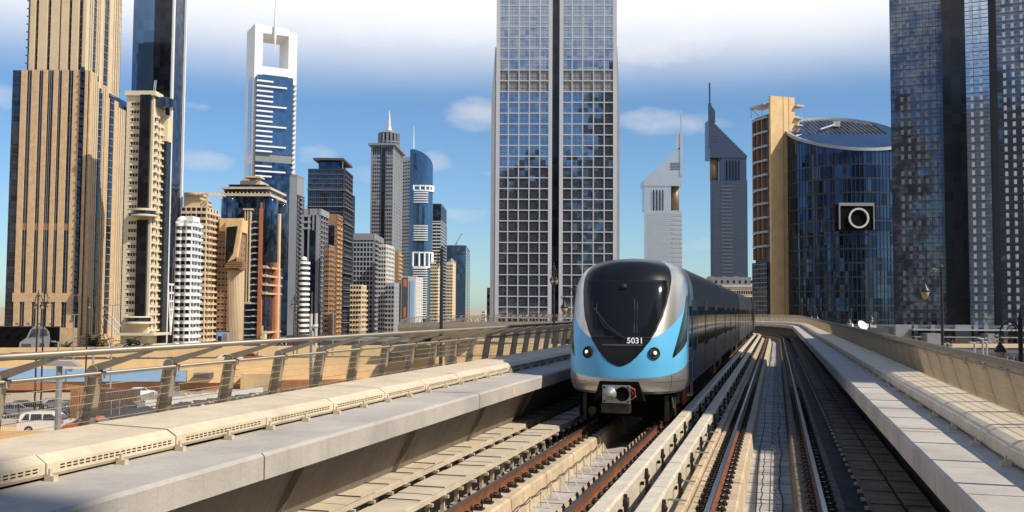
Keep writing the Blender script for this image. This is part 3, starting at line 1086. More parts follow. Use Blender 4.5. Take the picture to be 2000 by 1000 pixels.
def side(par, y0, y1, cab=False, belt='tside'):
    """windows, doors and seams of one car's two sides"""
    X = 1.354
    Ls = y1 - y0
    doors = [y0 + 1.0, y0 + Ls * .36, y0 + Ls * .68] if cab else [y0 + Ls * .12, y0 + Ls * .42, y0 + Ls * .74]
    dwid = 1.35
    for sg in (-1, 1):
        # dark upper glazing band in panels between doors
        edges = [y0 + .12]
        for d in doors:
            edges += [d - .03, d + dwid + .03]
        edges.append(y1 - .12)
        for i in range(0, len(edges), 2):
            a, b = edges[i], edges[i + 1]
            if b - a < .35:
                continue
            n = max(1, round((b - a) / 1.6))
            for k in range(n):
                p, q = a + (b - a) * k / n + .03, a + (b - a) * (k + 1) / n - .03
                xx = sorted((sg * X, sg * (X - .03)))
                ob('window', MB().box(xx[0] + (.0), xx[1] + .0, p, q, 1.72, 2.72), 'tglass', par)
        for d in doors:
            xx = sorted((sg * (X + .006), sg * (X - .03)))
            dr_ = ob('door', MB().box(xx[0], xx[1], d + .008, d + dwid / 2 - .006, .86, 2.86).box(xx[0], xx[1], d + dwid / 2 + .006, d + dwid - .008, .86, 2.86), 'tside', par)
            xg = sorted((sg * (X + .012), sg * (X + .0)))
            ob('door_glass', MB().box(xg[0], xg[1], d + .12, d + dwid / 2 - .10, 1.62, 2.62).box(xg[0], xg[1], d + dwid / 2 + .10, d + dwid - .12, 1.62, 2.62), 'tglass', dr_)
        # lower blue/grey belt
        xx = sorted((sg * (X - .001), sg * (X - .03)))
        mb = MB()
        for i in range(0, len(edges), 2):
            mb.box(xx[0], xx[1], edges[i], edges[i + 1], 1.42, 1.69)
        ob('belt_panel', mb, belt, par)
        mb = MB()
        for i in range(0, len(edges), 2):
            mb.box(xx[0], xx[1], edges[i], edges[i + 1], .86, 1.39)
        ob('lower_panel', mb, 'tside', par)
side(lead, 2.0, CL, True)
ob('door_edge', MB().box(1.36, 1.372, 2.92, 2.96, .86, 2.9).box(1.36, 1.372, 4.42, 4.46, .86, 2.9), 'tblue', lead)
# step and grab rail beside the cab
ob('cab_step', MB().box(1.30, 1.42, 1.9, 2.5, .60, .63).tube([(1.40, 2.0, .62), (1.40, 2.0, .9)], .015, 5).tube([(1.40, 2.4, .62), (1.40, 2.4, .9)], .015, 5), 'hand', lead)
# the four trailing cars
def car_shell(Lc):
    rows = []
    for z in zs:
        zz = min(z, ZT - .0005)
        c = cw(zz)
        rows.append([Vector((-c, Lc, z)), Vector((-c, 0, z)), Vector((c, 0, z)), Vector((c, Lc, z))])
    b = MB()
    for r0, r1 in zip(rows, rows[1:]):
        for a, c in ((0, 1), (1, 2), (2, 3), (3, 0)):
            k = len(b.v)
            b.v += [tuple(r0[a]), tuple(r0[c]), tuple(r1[c]), tuple(r1[a])]
            b.f.append((k, k + 1, k + 2, k + 3))
    r = rows[0]
    k = len(b.v)
    b.v += [tuple(x) for x in r]
    b.f.append((k + 3, k + 2, k + 1, k))
    return b
Lc = 16.6
me = car_shell(CL - 3.42).mesh('rear_shell', 'tshade', True)  # shade on the car bodies is put into this darker cladding
me.set_sharp_from_angle(angle=R(35))
link('rear_shell', me, lead, mat4=Matrix.Translation((0, 3.42, 0)))
inv = train.matrix_world.inverted()
first = None
for i in range(4):
    s = TS + CL + .45 + i * (Lc + .45)
    mt4 = mat_at(s + Lc / 2, LTC, 0) @ Matrix.Translation((0, -Lc / 2, 0))
    if first is None:
        c_ = link('carriage', None, train, mat4=inv @ mt4)
        me = car_shell(Lc).mesh('body_shell', 'tshade', True)
        me.set_sharp_from_angle(angle=R(35))
        link('body_shell', me, c_)
        ob('gangway', MB().box(-1.0, 1.0, -.46, 0, .9, 3.4), 'rubber', c_)
        side(c_, 0, Lc)
        # sub-sub parts are kept shallow: merge underframe boxes as one part
        mb = MB()
        for yc in (2.6, Lc - 2.6):
            for sx in (-1.06, 1.06):
                mb.box(sx - .07, sx + .07, yc - 1.3, yc + 1.3, .35, .68)
            for dy in (-.95, .95):
                for sx in (-.75, .75):
                    mb.box(sx - .06, sx + .06, yc + dy - .36, yc + dy + .36, .03, .72)
        ob('bogie', mb, 'dsteel', c_)
        mb = MB()
        for k in range(5):
            mb.box(-1.15, 1.15, 4.6 + k * 1.5, 5.8 + k * 1.5, .32, .68)
        ob('equipment_box', mb, 'black', c_)
        ob('roof_vent', MB().box(-.7, .7, 3, 5.2, 3.78, 3.9).box(-.7, .7, 11, 13.2, 3.78, 3.9), 'tside', c_)
        first = c_
    else:
        c_ = copy_tree(first, train)
        c_.matrix_local = inv @ mt4
# flatten: door glass is a level deeper than allowed, so hang it on the carriage itself
def reparent_levels(root):
    for car in root.children:
        for part in list(car.children):
            for sub in list(part.children):
                mb_ = part.matrix_basis @ sub.matrix_basis
                sub.parent = car
                sub.matrix_basis = mb_
reparent_levels(train)
bpy.context.view_layer.update()
# ================================================================ buildings
class Bld:
    """A building seen at its near corner: left face runs local -x, right face runs local +y from the corner."""
    def __init__(s, name, label, cat, xL, xC, xR, Z, rot, ytop, group=None, H=None, D=None):
        c = atY(xC, 560, Z)
        s.C = Vector((c.x, Z, 0))
        s.r = R(rot)
        s.ex = Vector((math.cos(s.r), -math.sin(s.r), 0))
        s.ey = Vector((math.sin(s.r), math.cos(s.r), 0))
        s.root = thing(name, label, cat, (c.x, Z, GND), -s.r, group)
        s.W = -s.u(xL)
        s.D = D if D else s.v(xR)
        if s.D <= 0:
            s.D = 18.0
        s.H = H if H else s.z(ytop)
        s.k = .57
    def _hit(s, px, dirv):
        # plan intersection of the pixel column with a line through C
        d = ray(px, 560)
        # C + t*dirv = k*d (camera at origin in plan)
        det = dirv.x * (-d.y) - dirv.y * (-d.x)
        t = (-s.C.x * (-d.y) + s.C.y * (-d.x)) / det
        return t
    def u(s, px):
        return s._hit(px, s.ex)
    def v(s, px):
        return s._hit(px, s.ey)
    def z(s, py, px=None):
        """height above the ground seen at pixel row py at the near corner"""
        pxc = 1000 + F * s.C.x / s.C.y
        return atY(pxc if px is None else px, py, s.C.y).z - GND
    def zu(s, py, u):
        w = s.C + s.ex * u
        return atY(1000 + F * w.x / w.y, py, w.y).z - GND
    def body(s, mat, x0=None, x1=0, y0=0, y1=None, z0=0, z1=None, name='wall', kind=None):
        return ob(name, MB().box(-s.W if x0 is None else x0, x1, y0, s.D if y1 is None else y1, z0, s.H if z1 is None else z1), mat, s.root, kind)
    def fb(s, mb, face, a0, a1, z0, z1, d0, d1):
        if a1 - a0 < .005 or z1 - z0 < .005:
            return
        if face == 'L':
            mb.box(a0, a1, -d1, -d0, z0, z1)
        else:
            mb.box(d0, d1, a0, a1, z0, z1)
    def rng(s, face):
        return (-s.W, 0) if face == 'L' else (0, s.D)
    def put(s, name, mb, mat, kind=None, smooth=False):
        return ob(name, mb, mat, s.root, kind, smooth)
    def grid(s, face, n, fh, pw, sh, d, mat, a0=None, a1=None, z0=0, z1=None, name='facade_frame', dz=.0, skip=None):
        r0, r1 = s.rng(face)
        fh, sh, pw, d = fh * s.k, sh * s.k, pw * .75, d * .7
        a0 = r0 if a0 is None else a0
        a1 = r1 if a1 is None else a1
        z1 = s.H if z1 is None else z1
        mb = MB()
        w = (a1 - a0) / n
        if pw:
            for i in range(n + 1):
                c = a0 + w * i
                s.fb(mb, face, max(a0, c - pw / 2), min(a1, c + pw / 2), z0, z1, .0, d)
        if sh:
            z = z0
            while z + sh < z1 + .01:
                s.fb(mb, face, a0, a1, z, z + sh, .0, d - .004 if pw else d)
                z += fh
            s.fb(mb, face, a0, a1, z1 - .5, z1, 0, d - .004)
        return s.put(name, mb, mat, 'stuff')
    def strips(s, face, cols, mat, d, z0=0, z1=None, name='pier', each=True, ext=None):
        z1 = s.H if z1 is None else z1
        if each:
            for a0, a1 in cols:
                mb = MB()
                s.fb(mb, face, a0, a1, z0, z1, 0, d)
                s.put(name, mb, mat)
        else:
            mb = MB()
            for a0, a1 in cols:
                s.fb(mb, face, a0, a1, z0, z1, 0, d)
            s.put(name, mb, mat, 'stuff')
    def balconies(s, face, n, fh, frac, out, mat, a0=None, a1=None, z0=0, z1=None, ph=1.0, name='balcony', rnd=False, inner='dgrey'):
        r0, r1 = s.rng(face)
        a0 = r0 if a0 is None else a0
        a1 = r1 if a1 is None else a1
        z1 = s.H if z1 is None else z1
        fh, out, ph = fh * s.k, out * .62, ph * s.k
        mb = MB()
        w = (a1 - a0) / n
        z = z0 + fh * .8
        while z < z1 - 1:
            for i in range(n):
                c = a0 + w * (i + .5)
                h = w * frac / 2
                if rnd:
                    pts = []
                    for k in range(9):
                        a = math.pi * k / 8
                        x, y = c + h * math.cos(a), out * math.sin(a) ** .7
                        pts.append((x, -y) if face == 'L' else (y, x))
                    if face == 'L':
                        pts = pts[::-1]
                    mb.prism(pts if face == 'L' else pts[::-1], z, z + ph)
                else:
                    s.fb(mb, face, c - h, c + h, z, z + .15, 0, out)
                    s.fb(mb, face, c - h, c + h, z + .15, z + ph, out - .12, out)
            z += fh
        return s.put(name, mb, mat, 'stuff')
    def wins(s, face, n, fh, ww, wh, mat='g_win', a0=None, a1=None, z0=0, z1=None, d=.03, rec=True, sill=1.0, name='window', frame=None):
        """individual punched windows: a frame box with the glass recessed"""
        r0, r1 = s.rng(face)
        a0 = r0 if a0 is None else a0
        a1 = r1 if a1 is None else a1
        z1 = s.H if z1 is None else z1
        fh, wh, ww, sill = fh * s.k, wh * s.k, ww * .68, sill * s.k
        n = max(1, round(n * 1.3)) if n > 1 else n
        mb = MB(); fr = MB()
        w = (a1 - a0) / n
        ww = min(ww, w * .72)
        z = z0 + sill
        while z + wh < z1:
            for i in range(n):
                c = a0 + w * (i + .5)
                s.fb(mb, face, c - ww / 2, c + ww / 2, z, z + wh, -.1, d)
                if frame:
                    s.fb(fr, face, c - ww / 2 - .12, c + ww / 2 + .12, z - .14, z - .02, 0, .16)
                    s.fb(fr, face, c - ww / 2 - .12, c + ww / 2 + .12, z + wh + .02, z + wh + .10, 0, .14)
            z += fh
        s.put(name, mb, mat, 'stuff')
        if frame:
            s.put('window_sill', fr, frame, 'stuff')

# ---- 1 big beige striped tower on the left -------------------------------------------------
b = Bld('tower', 'huge beige stone tower with dark vertical window strips at the far left', 'tower', 11, 160, 240, 240, 0.4, -60)
Ztop = b.z(137)
cx = lambda px: b.u(px)
b.body('g_dark', x0=b.u(30), x1=-2.0, y0=2.0, y1=b.D - 1, name='upper_glazing')
b.body('g_dark', z1=b.zu(137, b.u(20)), name='glazing', y1=6)
b.body('g_dark', z1=b.z(160), name='glazing', x0=-14, y1=b.D)
cols = [(29, 40), (50, 63.5), (72.5, 81), (93, 101.5), (109.5, 121.5), (132, 145.5), (155, 160)]
U = lambda p: b.u(p)
def ucols(cs): return [(U(a), U(c)) for a, c in cs]
b.strips('L', ucols(cols), 'beige', .35, 0, b.z(137))
# slim fins inside the dark strips
b.strips('L', [(U(p) - .05, U(p) + .05) for p in (44.5, 68, 84.5, 88, 104.5, 127)], 'grey', .12, 0, b.z(137), 'mullion')
zz = b.zu(590, -5)
mb = MB(); b.fb(mb, 'L', U(26), 0, zz, zz + 2.2, 0, .33)
b.put('band', mb, 'beige')
mb = MB(); b.fb(mb, 'L', U(26), 0, b.z(450), b.z(437), 0, .12)
b.put('plant_band', mb, 'brown')
mb = MB()
z = 3
while z < b.z(140):
    b.fb(mb, 'L', U(12), -.1, z, z + .14, 0, .06)
    z += 2.0
b.put('floor_line', mb, 'dgrey', 'stuff')
V = lambda p: b.v(p)
fins = [(162, 168.5), (170.5, 172.5), (174.5, 176.5), (178.5, 180.5), (187, 188.5), (190.5, 192), (193.5, 199), (200.5, 202), (211, 219), (221, 223.5), (225.5, 227.5), (229.5, 231), (232.5, 234), (239, 240)]
seg = [(160, 178, 137), (178, 201, 150), (201, 219, 170), (219, 241, 180)]
for (p0, p1) in fins:
    yt = [q[2] for q in seg if q[0] <= (p0 + p1) / 2 < q[1]][0]
    wide = p1 - p0 > 4
    b.strips('R', [(V(p0), V(p1))], 'beige' if wide else 'beige2', .34 if wide else .24, 0, b.z(yt), 'pier')
# stacked bay windows between the fins
for p0, p1, yb in ((146.5, 154, 620),):
    mb = MB(); z = b.z(yb)
    while z < b.z(140):
        b.fb(mb, 'L', U(p0), U(p1), z, z + .25, 0, .9); b.fb(mb, 'L', U(p0) + .1, U(p1) - .1, z + .25, z + 1.5, 0, .7)
        z += 1.9
    b.put('bay_window', mb, 'g_dark', 'stuff')
for p0, p1, yb in ((181, 186.5, 600), (203, 210, 625), (235, 238.5, 600)):
    mb = MB(); m2 = MB(); z = b.z(yb)
    while z < b.z(175):
        b.fb(mb, 'R', V(p0), V(p1), z, z + 1.5, 0, .4)
        b.fb(m2, 'R', V(p0), V(p1), z + 1.55, z + 1.8, 0, .55)
        z += 1.9
    b.put('bay_window', mb, 'g_dark', 'stuff'); b.put('bay_slab', m2, 'grey', 'stuff')
# upper setback tower
up = [(38, 48), (55, 72), (79.5, 96), (100, 114), (121, 134), (144, 150)]
k = [(b.u(a), b.u(c)) for a, c in up]
for a, c in k:
    b.put('upper_pier', MB().box(a, c, .8, 2.2, b.z(137), b.H), 'beige2')
for p0, p1 in fins:
    a, c = V(p0), V(p1)
    if p1 > 235: continue
    b.put('upper_pier', MB().box(-2.2, -1.7 if p1 - p0 > 4 else -1.8, a + .3, c + .3, b.z(180), b.H), 'beige2')
mb = MB(); z = b.z(137)
while z < b.H:
    mb.box(U(30) - .4, -1.9, 1.85, 2.0, z, z + .35)
    mb.box(-2.0, -1.85, 2.0, b.D - 1, z, z + .2)
    z += 2.0
b.put('floor_line', mb, 'grey', 'stuff')
b.put('base_wall', MB().box(-b.W, 0, -1.0, -.0, 0, b.z(640)), 'beige')
b.put('base_wall', MB().box(.0, .45, 0, b.D, 0, b.z(655)), 'beige')
mb = MB(); w0 = V(188); w1 = V(232)
for dz in (0, 2.2):
    mb.tube([(1.8, w0, b.z(600) - dz), (7, w1, b.z(690) - dz)], .2, 5)
b.put('sign_truss', mb, 'white')

# ---- 2 dark glass tower with white edges --------------------------------------------------
b = Bld('tower', 'tall black and blue glass tower with slim white vertical edges, behind the beige striped tower', 'tower', 246, 322, 349, 285, 2.5, -60)
b.body('g_sail', x1=b.u(288), name='blue_glazing')
b.body('g_black', x0=b.u(288), name='black_glazing', y1=b.D)
b.put('side_glazing', MB().box(0, .05, .3, b.D - .3, b.z(520), b.H), 'g_dark')
for a0, a1 in ((b.v(323), b.v(325.5)), (b.D - .7, b.D)):
    b.put('white_edge', MB().box(-.05, .6, a0, a1, 0, b.H), 'white')
b.put('white_edge', MB().box(b.u(303), b.u(315), -.6, 0, 0, b.z(352)), 'white')
mb = MB()
for yy in (385, 398): mb.box(b.u(306), b.u(312), -.66, -.5, b.z(yy), b.z(yy - 7))
b.put('window', mb, 'g_black')
mb = MB(); za, zb_ = b.z(555), b.z(655)
y0, y1 = b.v(326), b.v(340)
for i in range(6):
    f = i / 6; g2 = (i + 1) / 6
    z = za + (zb_ - za) * f
    ya, yb_ = y0 + (y1 - y0) * .5 * f, y1 - (y1 - y0) * .5 * f
    mb.box(.1, .5, ya, yb_, z - .3, z + .3)
for sg in (0, 1):
    a = y0 if sg == 0 else y1; m_ = (y0 + y1) / 2
    mb.tube([(.3, a, b.z(480)), (.3, a, za), (.3, m_, zb_)], .28, 5)
mb.tube([(.3, (y0 + y1) / 2, za), (.3, (y0 + y1) / 2, zb_)], .22, 5)
b.put('white_truss', mb, 'white')
b.put('base', MB().box(-b.W, .7, -.7, b.D, 0, b.z(672)), 'offw')

# ---- 3 beige flats with dark glass strip --------------------------------------------------
b = Bld('apartment_tower', 'cream apartment tower with a black glass strip, beside the big striped tower', 'tower', 238, 291, 314, 232, 1.8, 178)
b.body('cream', name='wall')
zf = 3.35
b.wins('L', 3, zf, .9, 1.3, a0=b.u(247), a1=b.u(268), z0=b.z(630), z1=b.z(190), frame='cream')
for ya, yb_ in ((186, 408), (430, 617)):
    b.put('glass_strip', MB().box(b.u(267), b.u(287), -.9, -.1, b.z(yb_), b.z(ya)), 'g_black')
mb = MB()
for k_ in range(12):
    a = math.pi * (k_ + .5) / 12
b.put('rounded_lounge', MB().lathe([(2.7, b.z(424)), (2.9, b.z(423)), (2.9, b.z(420)), (2.5, b.z(419.5)), (2.5, b.z(413)), (2.9, b.z(412.5)), (2.9, b.z(409)), (2.7, b.z(408.5))], 28, b.u(279), -.2), 'cream', smooth=False)
b.put('lounge_glass', MB().lathe([(2.6, b.z(419.4)), (2.6, b.z(413.1))], 28, b.u(279), -.2), 'g_dark')
b.put('rounded_lounge', MB().lathe([(3.0, b.z(633)), (3.2, b.z(632)), (3.2, b.z(629)), (2.7, b.z(628)), (2.7, b.z(621)), (3.2, b.z(620)), (3.0, b.z(618))], 28, b.u(272), 0), 'cream')
b.put('lounge_glass', MB().lathe([(2.8, b.z(628)), (2.8, b.z(621))], 28, b.u(272), 0), 'g_dark')
b.wins('R', 2, zf, 1.1, 1.5, z0=b.z(660), z1=b.z(215), frame='cream')
b.balconies('R', 2, zf, .5, .9, 'cream', z0=b.z(660), z1=b.z(215), ph=.8)
b.put('roof_parapet', MB().box(-b.W - .3, .6, -.6, b.D * .6, b.z(187), b.z(178)), 'cream')
b.put('roof_drum', MB().lathe([(3.0, b.z(205)), (3.1, b.z(190)), (3.1, b.z(188)), (2.4, b.z(186))], 20, .5, b.D * .55), 'g_dark')
b.put('side_wing', MB().box(-3, 1.4, b.D * .75, b.D + 1.5, b.z(268), b.z(216)), 'cream')
b.balconies('R', 1, zf, .9, 2.1, 'cream', a0=b.D * .78, a1=b.D + 1.3, z0=b.z(270), z1=b.z(226))
b.put('side_glazing', MB().box(-3, 1.2, b.D * .78, b.D + 1.3, 0, b.z(268)), 'g_black')
mb = MB().tube([(b.u(283), 2, b.z(180)), (b.u(285), 2, b.z(153))], .12, 4).tube([(b.u(286), 2, b.z(180)), (b.u(288), 2, b.z(153))], .12, 4)
b.put('mast', mb, 'galv')
b.put('podium', MB().box(-b.W, b.v(0) * 0 + 2.4, -2.4, b.D, b.z(655), b.z(650)).box(-b.W, 2.0, -2.0, b.D, 0, b.z(672)), 'cream')

# ---- 5 white balcony tower / 6 beige balcony tower -----------------------------------------
b = Bld('apartment_tower', 'white apartment tower stacked with rounded balconies', 'tower', 340, 372, 391, 262, 1.8, 432)
b.body('white', name='wall')
b.wins('L', 2, 3.3, 1.7, 1.7, z0=0, frame=None)
b.wins('R', 2, 3.3, 1.6, 1.7, z0=0)
b.balconies('L', 2, 3.3, .8, 2.0, 'white', rnd=True, ph=1.15)
b.balconies('R', 2, 3.3, .8, 1.7, 'white', rnd=True, ph=1.15)
b.put('roof_dome', MB().lathe([(1.6, b.H), (1.55, b.H + .5), (1.2, b.H + 1.1), (.6, b.H + 1.5), (.1, b.H + 1.6)], 20, -b.W * .78, 2.4), 'white', smooth=True)
b.put('roof_gable', MB().box(-b.W * .35, .3, -.3, b.D * .7, b.H, b.H + 1.4), 'white')
b = Bld('apartment_tower', 'beige balconied apartment tower rising behind the white one', 'tower', 350, 400, 424, 292, 1.8, 405)
b.body('beige2', name='wall')
b.wins('L', 4, 3.2, 1.7, 1.7, z0=0)
b.wins('R', 3, 3.2, 1.5, 1.7, z0=0)
b.balconies('L', 3, 3.2, .72, 1.7, 'beige2', ph=1.1)
b.balconies('R', 3, 3.2, .78, 2.0, 'beige2', rnd=True, ph=1.1)
b.put('roof_block', MB().box(-b.W * .95, -b.W * .3, 1, 6, b.H, b.z(374)).box(-b.W * .3, -.5, 2, 6, b.H, b.z(390)), 'beige2')
mb = MB()
for i in range(7):
    mb.box(-b.W * .5 + i * 1.1, -b.W * .5 + i * 1.1 + .3, 0, 8, b.z(378), b.z(376))
mb.box(-b.W * .55, .2, 0, .4, b.z(380), b.z(378)); mb.box(-.2, .2, 0, .4, b.H, b.z(378))
b.put('pergola', mb, 'beige2')
b.put('roof_ring', MB().lathe([(2.6, b.z(381)), (2.8, b.z(378)), (2.8, b.z(376))], 20, -b.W * .6, 2), 'beige2')

# ---- 7 brown tower with column -------------------------------------------------------------
b = Bld('tower', 'brown tower with a slanted dark panel carried on a round beige column', 'tower', 424, 462, 478, 300, 1.1, 427)
b.body('brown', name='wall')
b.wins('L', 4, 3.4, 1.0, 1.3, z0=0, z1=b.z(450), frame='beige')
b.wins('R', 2, 3.4, 1.0, 1.3, z0=0, z1=b.z(450))
b.put('crown', MB().box(b.u(428), .6, -1.0, b.D, b.z(452), b.z(427)), 'sandwall')
mb = MB().slabxz([(b.u(443), b.z(516)), (b.u(466), b.z(503)), (b.u(476), b.z(427)), (b.u(443), b.z(430))], -2.6, -.9)
b.put('slant_frame', mb, 'sandwall')
mb = MB().slabxz([(b.u(444), b.z(520)), (b.u(459), b.z(496)), (b.u(467), b.z(443)), (b.u(446), b.z(445))], -2.9, -2.5)
b.put('dark_panel', mb, 'g_black')
mb = MB()
for i in range(4):
    mb.box(b.u(444), b.u(476) + .2, -3.0 + i * .1, 2, b.z(524) + i * .55, b.z(524) + i * .55 + .35)
b.put('ledge', mb, 'brown')
b.put('round_column', MB().lathe([(b.u(470) - b.u(454), 0)] + [(b.u(470) - b.u(454), b.z(526))], 36, b.u(457), 1.5), 'beige2', smooth=True)
mb = MB(); rr = b.u(470) - b.u(454)
for k_ in range(18):
    a = 2 * math.pi * k_ / 36 + math.pi
    mb.box(b.u(457) + rr * math.cos(a) - .1, b.u(457) + rr * math.cos(a) + .1, 1.5 + rr * math.sin(a) - .16, 1.5 + rr * math.sin(a) + .1, 0, b.z(530))
b.put('column_rib', mb, 'beige2', 'stuff')

# ---- 8 orange and blue tower -----------------------------------------------------------------
b = Bld('tower', 'blue glass tower with terracotta piers and tiered beige roof', 'tower', 438, 518, 546, 325, 1.1, 382)
b.body('g_blue', name='glazing')
for px in (442, 524):
    pass
b.put('corner_drum', MB().lathe([(2.8, b.z(520)), (2.8, b.z(390)), (2.2, b.z(386))], 20, b.u(446), -.3), 'g_blue', smooth=True)
b.put('corner_drum', MB().lathe([(3.0, b.z(512)), (3.0, b.z(390)), (2.4, b.z(386))], 20, .4, 1.6), 'g_blue', smooth=True)
b.put('corner_drum', MB().lathe([(2.4, b.z(520)), (2.4, b.z(392)), (2.0, b.z(388))], 20, .3, b.D - 1), 'g_dark', smooth=True)
b.put('terracotta_pier', MB().box(b.u(506), b.u(513), -1.6, 0, 0, b.z(408)).box(b.u(508), b.u(511), -1.3, -.2, b.z(408), b.z(396)), 'orange')
b.put('terracotta_pier', MB().box(0, 1.0, b.v(533), b.v(536), 0, b.z(412)).box(0, .9, b.v(542), b.v(544), 0, b.z(412)), 'orange')
b.put('beige_pier', MB().box(0, 1.2, b.v(537), b.v(540), 0, b.z(410)), 'beige2')
mb = MB()
for p in (477, 482, 487): b.fb(mb, 'L', b.u(p), b.u(p + 2), b.z(592), b.z(408), 0, 1.3)
b.fb(mb, 'L', b.u(474), b.u(492), b.z(411), b.z(408), 0, 1.5); b.fb(mb, 'L', b.u(474), b.u(492), b.z(594), b.z(590), 0, 1.5)
b.put('beige_frame', mb, 'beige2')
mb = MB(); z = 2
while z < b.z(430):
    b.fb(mb, 'L', -b.W + 1, b.u(505), z, z + .3, 0, .4)
    b.fb(mb, 'L', b.u(494), b.u(504), z + .1, z + .5, 0, 1.1)
    z += 2.1
b.put('floor_band', mb, 'offw', 'stuff')
mb = MB(); z = 2
while z < b.z(510):
    b.fb(mb, 'L', b.u(514), .8, z, z + .9, 0, 1.5)
    b.fb(mb, 'R', 0, b.D, z, z + .6, 0, 1.1)
    z += 2.9
    if b.z(650) < z < b.z(575): z = b.z(575)
b.put('beige_band', mb, 'beige', 'stuff')
b.put('portal', MB().box(b.u(514), .9, -2.8, 0, 0, b.z(652)).box(b.u(517), .4, -3.2, -2.8, b.z(640) - 2, b.z(636)), 'beige2')
for i, (a, c, d_) in enumerate(((384, 379, 1.6), (378, 372, .6), (370, 366, 1.4), (365, 360, -.6), (358, 350, -3.5), (350, 345, -6))):
    b.put('roof_tier' if i % 2 == 0 else 'roof_storey', MB().box(-b.W - d_, d_, -d_, b.D + d_, b.z(a), b.z(c)), 'beige2' if i % 2 == 0 or i > 3 else 'g_blue')
b.put('roof_canopy', MB().box(b.u(468), b.u(500), 2, 8, b.z(345), b.z(342)), 'beige2')
mb = MB()
for i in range(14):
    f = i / 13
    mb.box(-b.W - 1.5 + (b.W + 3) * f - .15, -b.W - 1.5 + (b.W + 3) * f + .15, -1.6, -1.3, b.z(379), b.z(376))
b.put('roof_finial', mb, 'beige2', 'stuff')

# ---- 9 white framed tower with open top --------------------------------------------------------
b = Bld('tower', 'white framed skyscraper with a square opening and needle spire on top', 'tower', 472, 488, 572, 470, 62, 45)
# left face narrow white, right face wide
D, H = b.D, b.H
yo0, yo1 = b.v(504), b.v(555)
zo0, zo1 = b.z(127), b.z(62)
b.put('white_leg', MB().box(-b.W, 0, 0, yo0, 0, H), 'white')
b.put('white_leg', MB().box(-b.W, 0, yo1, D, 0, H - 2), 'white')
b.put('top_beam', MB().box(-b.W, 0, yo0, yo1, zo1, H - .6), 'white')
b.put('lower_beam', MB().box(-b.W, 0, yo0, yo1, b.z(143), zo0), 'white')
b.put('glazing', MB().box(-b.W + 1, -.4, yo0, yo1, 0, b.z(143)), 'g_sail')
b.put('glazing', MB().box(0, 3.0, b.v(492), b.v(562), b.z(300), b.z(147)), 'g_sail')
b.put('glazing', MB().box(0, 3.0, b.v(492), b.v(560), 0, b.z(316)), 'g_blue')
b.put('plant_floor', MB().box(0, 2.7, b.v(491), b.v(562), b.z(316), b.z(300)), 'grey')
mb = MB(); i = 0; yy = 158
while yy < 345:
    if not 296 < yy < 318:
        long = i in (1, 5, 9, 13, 18, 21)
        mb.box(3.0, 4.3, b.v(490), b.v(549) if long else b.v(522), b.z(yy + 3), b.z(yy))
    yy += 9.75
    i += 1
b.put('white_fin', mb, 'white', 'stuff')
mb = MB(); yy = 160
while yy < 600:
    mb.box(0, 3.4, b.v(563), b.v(568), b.z(yy + 3), b.z(yy)); yy += 9.7
b.put('side_balcony', mb, 'lgrey', 'stuff')
b.put('side_window', MB().box(-b.W * .62, -b.W * .25, -.25, 0, b.z(298), b.z(146)).box(-b.W * .62, -b.W * .25, -.25, 0, b.z(345), b.z(316)), 'g_pale')
ym = b.v(527)
b.put('spire', MB().tube([(.6, ym, b.z(95)), (.6, ym, b.z(60)), (.6, ym, b.z(-10))], [.15, .85, .12], 8), 'white')

# ---- generic mid distance towers -----------------------------------------------------------------
b = Bld('office_tower', 'plain pale grey slab tower touching the white framed skyscraper', 'tower', 562, 577, 590, 440, 4.2, 346)
b.body('lgrey', name='wall'); b.grid('R', 2, 3.6, .5, .9, .6, 'dgrey', z1=b.z(380)); b.balconies('R', 1, 3.6, .6, 1.6, 'grey', z1=b.z(380)); b.put('roof_block', MB().box(-b.W, 0, 0, b.D, b.H, b.H + 1), 'grey')

b = Bld('office_tower', 'grey and dark glass office tower with a stepped front, left of the floating-roof tower', 'tower', 588, 622, 637, 380, 0.8, 408)
b.body('g_dark', name='glazing'); b.strips('L', [(b.u(600), b.u(604)), (b.u(609), b.u(612)), (b.u(616), b.u(622)), (-b.W, b.u(592))], 'lgrey', .8, name='pier'); b.grid('R', 3, 3.5, 1.0, .9, .7, 'grey')
mb = MB()
for yy in (420, 432, 444): b.fb(mb, 'L', -b.W, b.u(606), b.z(yy + 4), b.z(yy), 0, .9)
b.put('band', mb, 'lgrey'); b.put('roof_crown', MB().box(-b.W, .8, -.8, b.D, b.H - 2.5, b.H), 'lgrey')
b.put('dark_panel', MB().box(b.u(604), b.u(616), -.95, -.8, b.z(570), b.z(450)), 'g_dark')

b = Bld('apartment_tower', 'slim white round-fronted tower standing low before the grey office tower', 'tower', 585, 597, 603, 340, 2.5, 508)
b.body('dgrey', name='wall'); b.balconies('L', 1, 3.2, 1.0, 2.2, 'white', rnd=True, ph=1.5); b.balconies('R', 1, 3.2, 1.0, 1.2, 'white', rnd=True, ph=1.5)
b.put('roof_dome', MB().lathe([(1.1, b.H - 1), (1.1, b.H + .6), (.8, b.H + 1.1), (.2, b.H + 1.3)], 18, -b.W / 2, 1.2), 'white', smooth=True)

